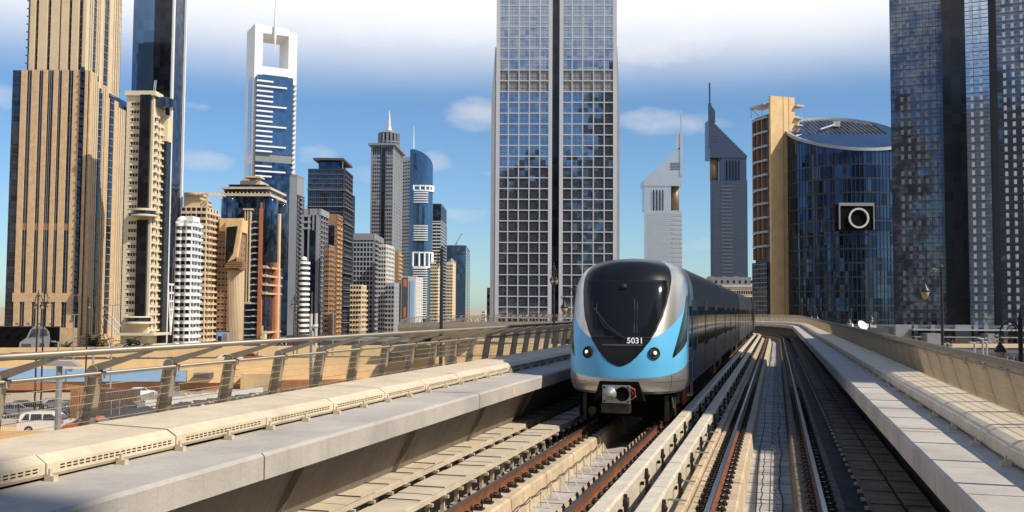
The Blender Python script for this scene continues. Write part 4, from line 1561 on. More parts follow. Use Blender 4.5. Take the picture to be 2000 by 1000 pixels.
b = Bld('office_tower', 'dark blue banded glass tower with a floating flat roof', 'tower', 598, 668, 684, 480, -0.3, 330)
b.body('g_blue', name='glazing'); b.grid('L', 18, 4.1, .12, 1.0, .5, 'dgrey'); b.grid('R', 4, 4.1, .3, 1.1, .9, 'dgrey')
mb = MB(); z = 6
while z < b.H - 4:
    b.fb(mb, 'L', -b.W - .6, .8, z, z + .35, 0, 1.1); b.fb(mb, 'R', -.8, b.D + .6, z, z + .35, 0, 1.5)
    z += 4.1 * 2
b.put('sunshade', mb, 'grey', 'stuff')
b.put('roof_storey', MB().box(b.u(616), b.u(655), 3, b.D, b.H, b.z(314)), 'g_blue'); b.put('roof_plate', MB().box(b.u(608), b.u(668), -1, b.D + 2, b.z(313), b.z(309)), 'dgrey')
b.put('mast', MB().tube([(b.u(665), 1, b.H), (b.u(665), 1, b.H + 6)], .15, 4), 'galv')

b = Bld('office_tower', 'narrow grey tower showing just behind the floating-roof tower', 'tower', 655, 683, 691, 560, 0.8, 378)
b.body('grey', name='wall'); b.wins('R', 2, 3.6, 1.2, 1.8, z0=0); b.wins('L', 4, 3.6, 1.5, 1.8, z0=0)

b = Bld('apartment_tower', 'dark brown apartment tower with bay fronts under the floating-roof tower', 'tower', 635, 653, 664, 400, 0.8, 418)
b.body('brown', name='wall'); b.grid('R', 3, 3.4, .8, 1.2, 1.1, 'brown'); b.balconies('R', 2, 3.4, .6, 1.6, 'beige', z1=b.z(440)); b.body('g_dark', x0=b.u(638), x1=b.u(652), y0=-.5, y1=0, z1=b.z(440), name='dark_panel')
b = Bld('apartment_tower', 'lower brown apartment block in the shade in front of the dark brown tower', 'tower', 632, 642, 652, 370, 2.5, 478)
b.body('brown', name='wall'); b.wins('L', 2, 3.3, 1.4, 1.7, z0=0, frame='beige'); b.balconies('R', 2, 3.3, .6, 1.2, 'brown'); b.wins('R', 2, 3.3, 1.2, 1.6, z0=0)

b = Bld('office_tower', 'broad blue-grey office tower with long window bands, lower than its neighbours', 'tower', 689, 728, 746, 430, -0.3, 456)
b.body('g_dark', name='glazing'); b.grid('L', 6, 3.7, .5, 1.1, .5, 'lgrey'); b.grid('R', 3, 3.7, 1.2, 1.0, .9, 'grey'); b.balconies('R', 2, 3.7, .7, 1.6, 'grey')
b.put('roof_crown', MB().box(-b.W, .6, -.6, b.D, b.H - 3, b.H), 'grey')
b = Bld('apartment_tower', 'small beige apartment tower at the foot of the blue-grey office tower', 'tower', 684, 706, 716, 360, 0.8, 556)
b.body('beige2', name='wall'); b.wins('L', 3, 3.2, 1.5, 1.6, z0=0); b.wins('R', 2, 3.2, 1.4, 1.6, z0=0); b.balconies('L', 3, 3.2, .6, 1.2, 'beige2'); b.balconies('R', 2, 3.2, .6, 1.2, 'beige2')
b = Bld('apartment_tower', 'pale grey tower with small square windows below the spired tower', 'tower', 739, 753, 769, 410, 4.2, 477)
b.body('offw', name='wall'); b.wins('L', 2, 3.3, 1.5, 1.9, z0=0); b.wins('R', 3, 3.3, 1.3, 1.9, z0=0); b.balconies('R', 3, 3.3, .7, .8, 'offw')
b = Bld('apartment_tower', 'lower grey tower with square windows stepping down in front of the spired tower', 'tower', 752, 770, 780, 395, 2.5, 552)
b.body('lgrey', name='wall'); b.wins('L', 2, 3.3, 1.5, 1.9, z0=0); b.wins('R', 2, 3.3, 1.3, 1.9, z0=0)

# ---- 19 spired grey tower ----------------------------------------------------------------------
b = Bld('tower', 'grey tower with square windows, a round lantern room and a pointed spire', 'tower', 721, 765, 784, 545, 1.8, 284)
b.body('grey', name='wall')
for f, n, a0, a1 in (('L', 3, b.u(724), b.u(741)), ('L', 3, b.u(750), b.u(764)), ('R', 4, b.v(767), b.v(783))):
    b.wins(f, n, 3.7, 1.5, 2.1, a0=a0, a1=a1, z0=0, z1=b.z(304))
    b.wins(f, n, 90, 1.5, 8.5, a0=a0, a1=a1, z0=b.z(303), z1=b.z(282), sill=.3)
b.put('centre_strip', MB().box(b.u(742.5), b.u(750), -.5, 0, 0, b.z(288)), 'g_black')
b.put('cornice', MB().box(-b.W - 1.5, 1.5, -1.5, b.D + 1.5, b.z(284), b.z(280)), 'grey')
cx_, cy_ = -b.W * .42, b.D * .45
rr = (b.u(770) - b.u(728)) * .48
b.put('lantern_room', MB().lathe([(rr, b.z(281)), (rr, b.z(253))], 8, cx_, cy_), 'g_dark')
mb = MB()
for i in range(16):
    a = 2 * math.pi * i / 16
    mb.box(cx_ + rr * math.cos(a) - .5, cx_ + rr * math.cos(a) + .5, cy_ + rr * math.sin(a) - .5, cy_ + rr * math.sin(a) + .5, b.z(281), b.z(253))
mb.lathe([(rr + .6, b.z(270)), (rr + .6, b.z(268))], 16, cx_, cy_)
mb.lathe([(rr * 1.03, b.z(253)), (rr * 1.08, b.z(251)), (rr * 1.06, b.z(250)), (rr * .5, b.z(247)), (rr * .4, b.z(245))], 24, cx_, cy_)
b.put('lantern_frame', mb, 'grey')
b.put('spire', MB().lathe([(rr * .42, b.z(247)), (rr * .28, b.z(243)), (rr * .2, b.z(238)), (rr * .1, b.z(215)), (.1, b.z(204))], 12, cx_, cy_), 'offw', smooth=True)

# ---- 20 curved glass tower with white bands ----------------------------------------------------
b = Bld('tower', 'curved blue glass tower with a sloping top, white bands and a thin mast', 'tower', 783, 798, 835, 600, 40, 306)
b.body('offw', name='wall', x1=-.1, y1=b.D * .55)
pts = []
D = b.D
for k_ in range(15):
    f = k_ / 14
    pts.append((3.0 + 7.0 * math.sin(math.pi * f) , D * f))
n = len(pts)
mb = MB()
zt = lambda f: b.z(292) + (b.z(342) - b.z(292)) * f ** 1.3
for (x0, y0_), (x1, y1_), i in zip(pts, pts[1:], range(14)):
    mb.hexa([(0, y0_, 0), (x0, y0_, 0), (x1, y1_, 0), (0, y1_, 0), (0, y0_, zt(i / 14)), (x0, y0_, zt(i / 14)), (x1, y1_, zt((i + 1) / 14)), (0, y1_, zt((i + 1) / 14))])
b.put('curved_glazing', mb, 'g_sail')
mb = MB()
for yy, f0, f1 in ((362, 0, 1), (371, 0, 1), (492, 0, 1), (520, 0, 1)):
    for (x0, y0_), (x1, y1_), i in zip(pts, pts[1:], range(14)):
        mb.hexa([(x0, y0_, b.z(yy + 3)), (x0 + .8, y0_, b.z(yy + 3)), (x1 + .8, y1_, b.z(yy + 3)), (x1, y1_, b.z(yy + 3)), (x0, y0_, b.z(yy)), (x0 + .8, y0_, b.z(yy)), (x1 + .8, y1_, b.z(yy)), (x1, y1_, b.z(yy))])
for k_ in range(0, 15, 2):
    x0, y0_ = pts[k_]
    for a, c in ((371, 362), (520, 492)):
        mb.box(x0, x0 + .8, y0_ - .5, y0_ + .5, b.z(a), b.z(c))
b.put('white_ring', mb, 'white')
mb = MB(); yy = 376
while yy < 620:
    if yy < 398 or 440 < yy < 470 or 520 < yy:
        for (x0, y0_), (x1, y1_), i in zip(pts[:5], pts[1:6], range(5)):
            mb.hexa([(x0, y0_, b.z(yy + 2)), (x0 + 1.1, y0_, b.z(yy + 2)), (x1 + 1.1, y1_, b.z(yy + 2)), (x1, y1_, b.z(yy + 2)), (x0, y0_, b.z(yy)), (x0 + 1.1, y0_, b.z(yy)), (x1 + 1.1, y1_, b.z(yy)), (x1, y1_, b.z(yy))])
    yy += 4.6
b.put('white_fin', mb, 'white', 'stuff')
b.wins('L', 2, 3.7, 3.2, 1.5, z0=0, z1=b.z(312))
b.put('mast', MB().tube([(2, 1, zt(0) - 3), (2, 1, b.z(247))], [.5, .15], 5), 'white')

b = Bld('office_tower', 'dark tower striped with pale floor bands right of the curved glass tower', 'tower', 835, 860, 871, 640, 0.8, 399)
b.body('g_dark', name='glazing'); b.grid('L', 2, 3.9, .1, 1.5, .5, 'offw', a0=b.u(843), z1=b.z(432)); b.grid('R', 1, 3.9, .4, 1.2, .5, 'lgrey', z1=b.z(432)); b.body('grey', x0=-b.W, x1=b.u(843), y0=-1.2, y1=0, name='side_wall')
b.put('roof_plant', MB().box(-b.W, 0, .2, b.D, b.H - 10, b.H + .5), 'dgrey')
b = Bld('apartment_tower', 'white and cream tower with balconies, low, below the dark striped tower', 'tower', 840, 856, 864, 560, 2.5, 512)
b.body('cream', name='wall'); b.wins('L', 3, 3.3, 1.6, 1.8, z0=0); b.balconies('R', 2, 3.3, .7, 1.0, 'white'); b.balconies('L', 3, 3.3, .6, 1.0, 'cream')
b = Bld('office_tower', 'blue mirrored glass tower with a crane behind it at the end of the skyline', 'tower', 871, 909, 917, 720, -0.3, 479)
b.body('g_sail', name='glazing'); b.grid('L', 8, 8, .12, .12, .1, 'dgrey'); b.grid('R', 2, 4, .3, .3, .2, 'dgrey')
b = Bld('apartment_tower', 'narrow beige tower with a pointed roof standing before the mirrored glass tower', 'tower', 872, 884, 890, 600, 2.5, 512)
b.body('beige2', name='wall'); b.wins('L', 3, 3.4, 1.4, 1.9, z0=0); b.wins('R', 2, 3.4, 1.1, 1.9, z0=0); b.put('pointed_roof', MB().lathe([(3.2, b.H), (.2, b.H + 3)], 4, -b.W / 2, b.D / 2), 'grey')
t = thing('tower_crane', 'thin tower crane leaning on the skyline above the mirrored glass tower', 'crane', (atY(893, 500, 760).x, 760, GND))
mb = MB()
q = lambda px, py: (atY(px, py, 760).x - t.location.x, 0, atY(px, py, 760).z - GND)
mb.tube([(0, 0, 0), q(893, 470)], .5, 4); ob('mast', mb, 'galv', t)
ob('jib', MB().tube([q(889, 478), q(903, 455)], .35, 4).tube([q(893, 470), q(903, 455)], .15, 4), 'galv', t)

# poster covered low buildings
b = Bld('office_building', 'low building with tall printed advertising panels beside the curved glass tower', 'building', 783, 812, 826, 470, 1.8, 540)
b.body('offw', name='wall'); b.wins('R', 2, 3.6, 1.8, 2.0, z0=0)
mb = MB(); b.fb(mb, 'L', b.u(786), b.u(797), b.z(650), b.z(542), .05, .3); b.put('advert_panel', mb, 'dgrey')
mb = MB(); b.fb(mb, 'L', b.u(801), b.u(809), b.z(635), b.z(548), .05, .35); b.put('advert_panel', mb, 'blue')
mb = MB(); b.fb(mb, 'L', b.u(788), b.u(795), b.z(560), b.z(545), .3, .36); b.fb(mb, 'L', b.u(789), b.u(793), b.z(620), b.z(600), .3, .36); b.put('printed_patch', mb, 'orange')
b = Bld('office_building', 'dark low block with an orange-brown edge between the grey towers', 'building', 771, 777, 784, 480, 4.2, 490)
b.body('brown', name='wall'); b.balconies('R', 2, 3.5, .7, 1.0, 'beige')

# ---- 25 centre tower ------------------------------------------------------------------------------
b = Bld('tower', 'wide central tower of dark glass squares in a white grid', 'tower', 966, 1203, 1210, 232, 1.5, -40)
Wl = b.W
u0, u1, u2, u3 = b.u(970), b.u(1073.5), b.u(1095), b.u(1201)
Hc = b.H
b.put('core', MB().box(-b.W + .3, -.3, .6, 22, 0, Hc), 'g_black')
# tapered side wings
yb = b.z(200)
xl0, xl1 = b.u(957), b.u(965)
for (x0b, x1b, x0t, x1t) in ((xl0, b.u(968), b.u(964), b.u(970)), (b.u(1203), b.u(1210), b.u(1201), b.u(1205.5))):
    zt_ = b.z(92)
    b.put('side_wing', MB().hexa([(x0b, .1, 0), (x1b, .1, 0), (x1b, 20, 0), (x0b, 20, 0), (x0b, .1, yb), (x1b, .1, yb), (x1b, 20, yb), (x0b, 20, yb)])
          .hexa([(x0b, .1, yb), (x1b, .1, yb), (x1b, 20, yb), (x0b, 20, yb), (x0t, .1, zt_), (x1t, .1, zt_), (x1t, 20, zt_), (x0t, 20, zt_)]), 'lgrey')
rows_y = [621]
yy = 606.0
py = 622.0
ph = 21.1
zr = []
p = 622.0
while p > -45:
    zr.append(b.z(p))
    p -= ph
cellsL = [u0 + (u1 - u0) * i / 5 for i in range(6)]
cellsR = [u2 + (u3 - u2) * i / 5 for i in range(6)]
gw = .23
for cells in (cellsL, cellsR):
    for i in range(5):
        for k_ in range(len(zr) - 1):
            plant = 145 < 622 - ph * (k_ + .5) < 180
            mb = MB().box(cells[i] + gw / 2, cells[i + 1] - gw / 2, .22, .40, zr[k_] + gw / 2, zr[k_ + 1] - gw / 2)
            b.put('pane', mb, 'grey' if plant else 'g_cent')
# one thin cross of glazing bars in each square
mb = MB()
for cells in (cellsL, cellsR):
    for i in range(5):
        for j in (1, 2):
            x = cells[i] + (cells[i + 1] - cells[i]) * j / 3
            mb.box(x - .02, x + .02, .19, .219, 0, Hc)
for k_ in range(len(zr) - 1):
    for j in (1, 2):
        z = zr[k_] + (zr[k_ + 1] - zr[k_]) * j / 3
        for cells in (cellsL, cellsR):
            mb.box(cells[0], cells[5], .185, .218, z - .02, z + .02)
b.put('glazing_bar', mb, 'dgrey', 'stuff')
for cells in (cellsL, cellsR):
    for i in range(6):
        w_ = gw / 2 if 0 < i < 5 else .45
        b.put('white_mullion', MB().box(cells[i] - w_, cells[i] + w_, -.05, .5, 0, Hc), 'framew')
    for z in zr:
        b.put('white_transom', MB().box(cells[0] + .45, cells[5] - .45, -.03, .45, z - gw / 2, z + gw / 2), 'framew')
b.put('recess', MB().box(u1 + .45, u2 - .45, 1.2, 1.6, 0, Hc), 'dgrey')
b.put('recess_mullion', MB().box((u1 + u2) / 2 - .4, (u1 + u2) / 2 - .15, .8, 1.2, 0, Hc), 'grey')
mb = MB()
for z in zr:
    mb.box(u1 + .45, u2 - .45, 1.0, 1.2, z - .12, z + .12)
b.put('recess_transom', mb, 'grey', 'stuff')
# small neighbours of the centre tower
b = Bld('office_building', 'slim brown block hugging the left foot of the white grid tower', 'building', 951, 957, 960, 262, -1.0, 562)
b.body('brown', name='wall'); b.wins('L', 1, 3.5, .8, 1.5, z0=0)
b = Bld('office_building', 'tiny pale building far off left of the white grid tower', 'building', 941, 948, 952, 700, 2.5, 606)
b.body('offw', name='wall'); b.wins('L', 2, 3.5, 1.2, 1.5, z0=0)

# ---- 26 twin triangular towers --------------------------------------------------------------------
def wedge(label, Z, xl, xr, ytopl, ytopr, mast_px, mast_y, mirror, waist, bands, mat):
    t = thing('tower', label, 'tower', (atY(xl, 560, Z).x, Z, GND))
    X = lambda px: atY(px, 560, Z).x - t.location.x
    Zz = lambda py: atY((xl + xr) / 2, py, Z).z - GND
    yw0, yw1, wl0, wl1 = waist
    # lower shaft
    dp = 24
    ob('lower_shaft', MB().hexa([(X(xl), 0, 0), (X(xr), 0, 0), ((X(xl) + X(xr)) / 2 + 6, dp, 0), ((X(xl) + X(xr)) / 2 - 6, dp, 0),
                                (X(xl), 0, Zz(yw0)), (X(xr), 0, Zz(yw0)), ((X(xl) + X(xr)) / 2 + 6, dp, Zz(yw0)), ((X(xl) + X(xr)) / 2 - 6, dp, Zz(yw0))]), mat, t)
    ob('notch_shaft', MB().box(X(wl0), X(wl1), .5, dp * .5, Zz(yw0), Zz(yw1)), mat, t)
    o0, o1 = (wl1, xr) if not mirror else (xl, wl0)
    c0, c1 = (X(o0) + X(o1)) / 2, 0
    ob('gold_cylinder', MB().lathe([(abs(X(o1) - X(o0)) * .38, Zz(yw0)), (abs(X(o1) - X(o0)) * .38, Zz(yw1))], 18, c0, 5), 'gold', t, smooth=True)
    # upper head with sloped top
    mb = MB()
    pl = [(X(xl), Zz(yw1)), (X(xr), Zz(yw1)), (X(xr), Zz(ytopr)), (X(xl), Zz(ytopl))]
    mb.slabxz(pl, 0, dp * .7)
    ob('wedge_head', mb, mat, t)
    mb = MB()
    mx = X(mast_px)
    mb.box(mx - .9, mx + .9, -.5, 1.5, Zz(yw1 - 20), Zz(mast_y + 40)).box(mx - .45, mx + .45, -.2, 1, Zz(mast_y + 40), Zz(mast_y))
    ob('mast', mb, mat, t)
    s1 = -1 if mirror else 1
    wide = 6 * s1
    mb = MB().slabxz(sorted([(mx, Zz(mast_y + 75)), (mx - wide * .6, Zz(mast_y + 78))], key=lambda q: q[0]) + sorted([(mx, Zz(mast_y + 40)), (mx - wide * .6, Zz(mast_y + 55))], key=lambda q: -q[0]), 0, 1)
    ob('mast_fin', mb, mat, t)
    mb = MB()
    y0_, y1_, k0, k1, st = bands
    y = y0_
    while y < y1_:
        mb.box(X(k0), X(k1), -.25, 0, Zz(y + st * .45), Zz(y)); y += st
    for i in range(60):
        y = yw0 + 6 + i * 3.6
        if y < 600: mb.box(X(xl) + 1.5, X(k0) - .4, -.12, 0, Zz(y + .9), Zz(y)); mb.box(X(k1) + .2, max(X(k1) + .3, X(xr) - .5), -.12, 0, Zz(y + .9), Zz(y))
    ob('floor_band', mb, 'dgrey' if mirror else 'lgrey', t, 'stuff')
    mb = MB()
    lo, hi = (xl + 18, xr - 32) if not mirror else (xr - 44, xr - 8)
    if not mirror:
        for i in range(4):
            mb.box(X(1276 + i * 6), X(1276 + i * 6 + 2), -.3, 0, Zz(411), Zz(371))
    else:
        for i in range(5):
            mb.box(X(1420 + i * 6), X(1420 + i * 6 + 1.6), -.3, 0, Zz(352), Zz(313))
    ob('slot_window', mb, 'black', t)
    mb = MB()
    for i in range(5):
        a, c = ((1310, 1329) if not mirror else (1390, 1408))
        y = (318 if not mirror else 262) + i * 3
        mb.box(X(a), X(c), -.3, 0, Zz(y + 1.2), Zz(y))
    ob('louvre', mb, 'dgrey', t)
    return t, X, Zz
MT['em1'] = G('pale silver cladding', (.46, .50, .55), cell=(3, 3, 3.5), metal=.6, rough=.35, tilt=.0, var=.025, wob=.0)
MT['em2'] = G('slate silver cladding', (.055, .075, .12), cell=(3, 3, 3.5), metal=.6, rough=.35, tilt=.0, var=.03, wob=.0)
wedge('paler, shorter wedge-topped tower, left of the pair above the train', 620, 1258, 1332, 352, 284, 1331.5, 215, False, (411, 363, 1259, 1311), (418, 618, 1313, 1332, 9), 'em1')
t, X, Zz = wedge('darker, taller wedge-topped tower, right of the pair above the train', 640, 1388, 1461, 232, 304, 1388, 162, True, (352, 308, 1409, 1460), (362, 535, 1409, 1432, 7), 'em2')
# ---- 27 low beige building
b = Bld('office_building', 'long low cream and grey building behind the rear of the train', 'building', 1380, 1474, 1480, 330, 4, 558)
b.body('cream', name='wall'); b.wins('L', 16, 3.6, .85, 1.9, z0=0, frame='offw'); b.body('grey', x0=-b.W + 1, x1=-1, y0=1, y1=8, z0=b.H, z1=b.z(541), name='upper_storey')
mb = MB()
for i in (1.0, 5.5, 9.5): mb.box(-b.W + i, -b.W + 1.6 + i, 2.4, 4.6, b.z(541), b.z(539.4))
b.put('roof_unit', mb, 'grey', 'stuff'); b.put('cornice', MB().box(-b.W - .3, .4, -.5, 0, b.H - .4, b.H + .2), 'offw')
mb = MB()
for i in range(8): b.fb(mb, 'L', -b.W + 1 + i * 2.0, -b.W + 1.7 + i * 2.0, b.H + .8, b.H + 1.8, -1, -.95)
b.put('upper_window', mb, 'g_win', 'stuff')

# ---- 28 beige slab with open gallery side
b = Bld('office_building', 'narrow tower with a blank sand-coloured wall and steel balconies on its left edge', 'tower', 1476, 1505, 1552, 262, 72, 222)
b.body('dgrey', name='wall', x1=0)
# right face = sand wall standing taller
b.put('sand_wall', MB().box(0, .8, -.1, b.D, 0, b.z(188)), 'sandwall')
mb = MB()
for p in (1529, 1540):
    mb.box(.8, .86, b.v(p), b.v(p) + .12, 0, b.z(188))
b.put('wall_joint', mb, 'brown')
mb = MB(); yy = 226
while yy < 505:
    b.fb(mb, 'L', -b.W, -.3, b.z(yy + 4.2), b.z(yy), 0, .9)
    b.put('gallery_slab', mb, 'lgrey'); mb = MB()
    for i in range(3):
        a = -b.W + (b.W - .6) * i / 3
        b.fb(mb, 'L', a, a + .35, b.z(yy + 28), b.z(yy + 5), 0, .8)
    b.put('gallery_post', mb, 'brown'); mb = MB()
    yy += 28
b.put('lower_glazing', MB().box(-b.W, -.1, -1.0, 0, 0, b.z(512)), 'g_blue')
mb = MB(); yy = 515
while yy < 640:
    b.fb(mb, 'L', -b.W, -.1, b.z(yy + 1.6), b.z(yy), 1.0, 1.1); yy += 9
for i in range(5):
    a = -b.W + b.W * i / 5; b.fb(mb, 'L', a, a + .15, 0, b.z(512), 1.0, 1.12)
b.put('glazing_bar', mb, 'grey', 'stuff')
b.put('roof_canopy', MB().box(-b.W - .5, -.2, -1.5, 3, b.z(204), b.z(201)).tube([(-b.W, -1, b.z(222)), (-b.W, -1, b.z(201))], .12, 4).tube([(-2, -1, b.z(222)), (-2, -1, b.z(201))], .12, 4).tube([(-b.W * .5, -1, b.z(222)), (-b.W - 1, -1, b.z(198))], .1, 4), 'galv')
b.put('roof_canopy', MB().box(-1, 1.8, b.D, b.D + 2.4, b.z(206), b.z(203)).box(-1, .6, b.D, b.D + 1.6, b.z(560), b.z(224)), 'sandwall')
mb = MB()
for i in range(3): mb.box(-.5, 1.7, b.D, b.D + 1.9, b.z(230 + i * 14), b.z(227 + i * 14))
b.put('rear_balcony', mb, 'galv')

# ---- 29 round tower
t = thing('tower', 'round dark blue glass tower with slanted open roof and ring sign in front', 'tower', (0, 0, GND))
Zc = 262.0
xc = atY(1656, 560, Zc).x
t.location = (xc, Zc, GND)
# radius so that the left edge sits at px 1540
rad = (atY(1656, 560, Zc).x - atY(1540, 560, Zc).x) * .985
Zq = lambda py, dy=0: atY(1656, py, Zc + dy).z - GND
nseg = 96
ztop = lambda y: Zq(291, -rad) + (Zq(232, rad) - Zq(291, -rad)) * (y + rad) / (2 * rad)
mb = MB()
bb = len(mb.v)
for i in range(nseg):
    a = 2 * math.pi * i / nseg
    mb.v.append((rad * math.cos(a), rad * math.sin(a), 0))
for i in range(nseg):
    a = 2 * math.pi * i / nseg
    mb.v.append((rad * math.cos(a), rad * math.sin(a), ztop(rad * math.sin(a)) - .6))
for i in range(nseg):
    j = (i + 1) % nseg
    mb.f.append((i, j, nseg + j, nseg + i))
ob('glass_drum', mb, 'g_cyl', t)
# vertical fins + floor rings
mb = MB()
for i in range(nseg):
    a = 2 * math.pi * i / nseg
    if math.sin(a) > .3: continue
    x, y = rad * math.cos(a), rad * math.sin(a)
    mb.box(x - .05, x + .05, y - .14, y + .05, 0, ztop(y) - .7)
ob('mullion', mb, 'cylbar', t, 'stuff')
mb = MB()
z = 4.0
while z < Zq(300, -rad):
    for i in range(nseg):
        a0, a1 = 2 * math.pi * i / nseg, 2 * math.pi * (i + 1) / nseg
        if math.sin(a0) > .3: continue
        r1_ = rad + .07
        mb.hexa([(rad * math.cos(a0) * .99, rad * math.sin(a0) * .99, z), (r1_ * math.cos(a0), r1_ * math.sin(a0), z), (r1_ * math.cos(a1), r1_ * math.sin(a1), z), (rad * math.cos(a1) * .99, rad * math.sin(a1) * .99, z),
                 (rad * math.cos(a0) * .99, rad * math.sin(a0) * .99, z + .4), (r1_ * math.cos(a0), r1_ * math.sin(a0), z + .4), (r1_ * math.cos(a1), r1_ * math.sin(a1), z + .4), (rad * math.cos(a1) * .99, rad * math.sin(a1) * .99, z + .4)])
    z += 3.6
ob('floor_ring', mb, 'cylbar', t, 'stuff')
mb = MB()
for rr_, off_ in ((rad + .5, 0),):
    for i in range(nseg):
        a0, a1 = 2 * math.pi * i / nseg, 2 * math.pi * (i + 1) / nseg
        p = []
        for dz in (-.5, .3):
            for r_, a in ((rad - .4, a0), (rr_, a0), (rr_, a1), (rad - .4, a1)):
                p.append((r_ * math.cos(a), r_ * math.sin(a), ztop(rad * math.sin(a)) + dz))
        mb.hexa(p)
ob('roof_rim', mb, 'lgrey', t)
# slanted roof plate of glass tiles, with the opening near the back
mb = MB(); fr = MB(); lat = MB()
nx = 26
for i in range(nx):
    for j in range(nx):
        x0 = -rad + 2 * rad * i / nx; x1 = x0 + 2 * rad / nx
        y0_ = -rad + 2 * rad * j / nx; y1_ = y0_ + 2 * rad / nx
        xm, ym = (x0 + x1) / 2, (y0_ + y1_) / 2
        if math.hypot(xm, ym) > rad * .985: continue
        hole = -.66 * rad < xm < .66 * rad and ym > -.08 * rad
        tgt = lat if hole else mb
        z00, z01 = ztop(y0_), ztop(y1_)
        g_ = .06
        if hole:
            lat.hexa([(x0, y0_, z00), (x1, y0_, z00), (x1, y0_ + .14, z00), (x0, y0_ + .14, z00), (x0, y0_, z00 + .05), (x1, y0_, z00 + .05), (x1, y0_ + .14, z00 + .05), (x0, y0_ + .14, z00 + .05)])
            lat.hexa([(x0, y0_, z00), (x0 + .1, y0_, z00), (x0 + .1, y1_, z01), (x0, y1_, z01), (x0, y0_, z00 + .05), (x0 + .1, y0_, z00 + .05), (x0 + .1, y1_, z01 + .05), (x0, y1_, z01 + .05)])
        else:
            mb.hexa([(x0 + g_, y0_ + g_, z00 - .2), (x1 - g_, y0_ + g_, z00 - .2), (x1 - g_, y1_ - g_, z01 - .2), (x0 + g_, y1_ - g_, z01 - .2), (x0 + g_, y0_ + g_, z00 + .1), (x1 - g_, y0_ + g_, z00 + .1), (x1 - g_, y1_ - g_, z01 + .1), (x0 + g_, y1_ - g_, z01 + .1)])
ob('roof_tile', mb, 'g_sail', t, 'stuff')
ob('roof_lattice', lat, 'grey', t, 'stuff')
ob('roof_void', MB().hexa([(-.9 * rad, -.5 * rad, ztop(-.5 * rad) - 7), (.9 * rad, -.5 * rad, ztop(-.5 * rad) - 7), (.6 * rad, .75 * rad, ztop(.75 * rad) - 7), (-.6 * rad, .75 * rad, ztop(.75 * rad) - 7),
                           (-.9 * rad, -.5 * rad, ztop(-.5 * rad) - 6), (.9 * rad, -.5 * rad, ztop(-.5 * rad) - 6), (.6 * rad, .75 * rad, ztop(.75 * rad) - 6), (-.6 * rad, .75 * rad, ztop(.75 * rad) - 6)]), 'black', t)
ob('roof_arm', MB().tube([(-.45 * rad, -.02 * rad, ztop(-.02 * rad) + 1), (-.1 * rad, .3 * rad, ztop(.3 * rad) + 1)], .3, 6).box(-.12 * rad, .0, .28 * rad, .36 * rad, ztop(.3 * rad) + .5, ztop(.3 * rad) + 2), 'lgrey', t)
# sign box with ring
yf_ = -rad - 1.2
Xs = lambda px: atY(px, 560, Zc + yf_).x - xc
Zs = lambda py: atY(1680, py, Zc + yf_).z - GND
sgb = ob('sign_board', MB().box(Xs(1642), Xs(1709), yf_ + .3, yf_ + 3.5, Zs(448), Zs(398)), 'black', t)
ob('sign_edge', MB().box(Xs(1641), Xs(1710), yf_, yf_ + .6, Zs(402), Zs(396)).box(Xs(1641), Xs(1643), yf_, yf_ + .6, Zs(448), Zs(402)).box(Xs(1708), Xs(1710), yf_, yf_ + .6, Zs(448), Zs(402)), 'grey', sgb)
mb = MB()
rc = (Xs(1699) - Xs(1659)) / 2
cxx, czz = (Xs(1699) + Xs(1659)) / 2, Zs(426)
for i in range(48):
    a0, a1 = 2 * math.pi * i / 48, 2 * math.pi * (i + 1) / 48
    p = []
    for yy_ in (yf_ - .25, yf_ + .3):
        for r_, a in ((rc * .83, a0), (rc, a0), (rc, a1), (rc * .83, a1)):
            p.append((cxx + r_ * math.cos(a), yy_, czz + r_ * math.sin(a)))
    mb.hexa(p)
ob('sign_ring', mb, 'offw', sgb)

# ---- 30 right edge towers -------------------------------------------------------------------------
def mirror_tower(label, xL, xC, xR, Z, rot, glass, cols, ybase=640, seed=1, dens=1.0, pm='panel'):
    b = Bld('office_tower', label, 'tower', xL, xC, xR, Z, rot, -60)
    b.body(glass, name='glazing')
    rnd = random.Random(seed)
    mb = MB(); ml = MB()
    fh = 16.6 / F * Z
    z = b.z(ybase)
    k = 0
    while z < b.H:
        b.fb(mb, 'L', -b.W, 0, z - .06, z + .06, 0, .05)
        b.fb(mb, 'L', -b.W, 0, z + fh / 2 - .03, z + fh / 2 + .03, 0, .05)
        for c0, c1 in cols:
            if rnd.random() < dens:
                b.fb(ml, 'L', b.u(c0), b.u(c1), z + .2, z + fh * .70, 0, .06)
        z += fh
        k += 1
    n = max(3, int(b.W / 1.1))
    for i in range(n + 1):
        a = -b.W + b.W * i / n
        b.fb(mb, 'L', max(-b.W, a - .035), min(0, a + .035), 0, b.H, 0, .055)
    b.put('glazing_bar', mb, 'dgrey', 'stuff')
    b.put('light_panel', ml, pm, 'stuff')
    return b
b = mirror_tower('grey mirrored glass tower right of the round tower, darker towards its foot', 1745, 1850, 1866, 190, 22.5, 'g_right', [(1764, 1770), (1778, 1784), (1796, 1802), (1812, 1818), (1829, 1834)], seed=3, dens=.85, pm='panel2')
b.put('dark_side', MB().box(.0, .2, 0, b.D, 0, b.H), 'g_black')
b = mirror_tower('bright pale blue mirrored tower between two dark recesses at the right', 1894, 1941, 1944, 176, 26, 'g_pale', [(1903, 1909), (1921, 1927)], seed=5)
b.put('dark_side', MB().box(-b.W - 3.95, -b.W, .8, 12, 0, b.H), 'g_black')
b.put('dark_side', MB().box(.0, 3.5, .6, 12, 0, b.H), 'dgrey')
b = mirror_tower('dark grey tower with rows of pale panels at the right edge of the picture', 1956, 2050, 2060, 171, 27.5, 'g_right', [(1968, 1974), (1985, 1991), (2003, 2009), (2021, 2027)], seed=8)
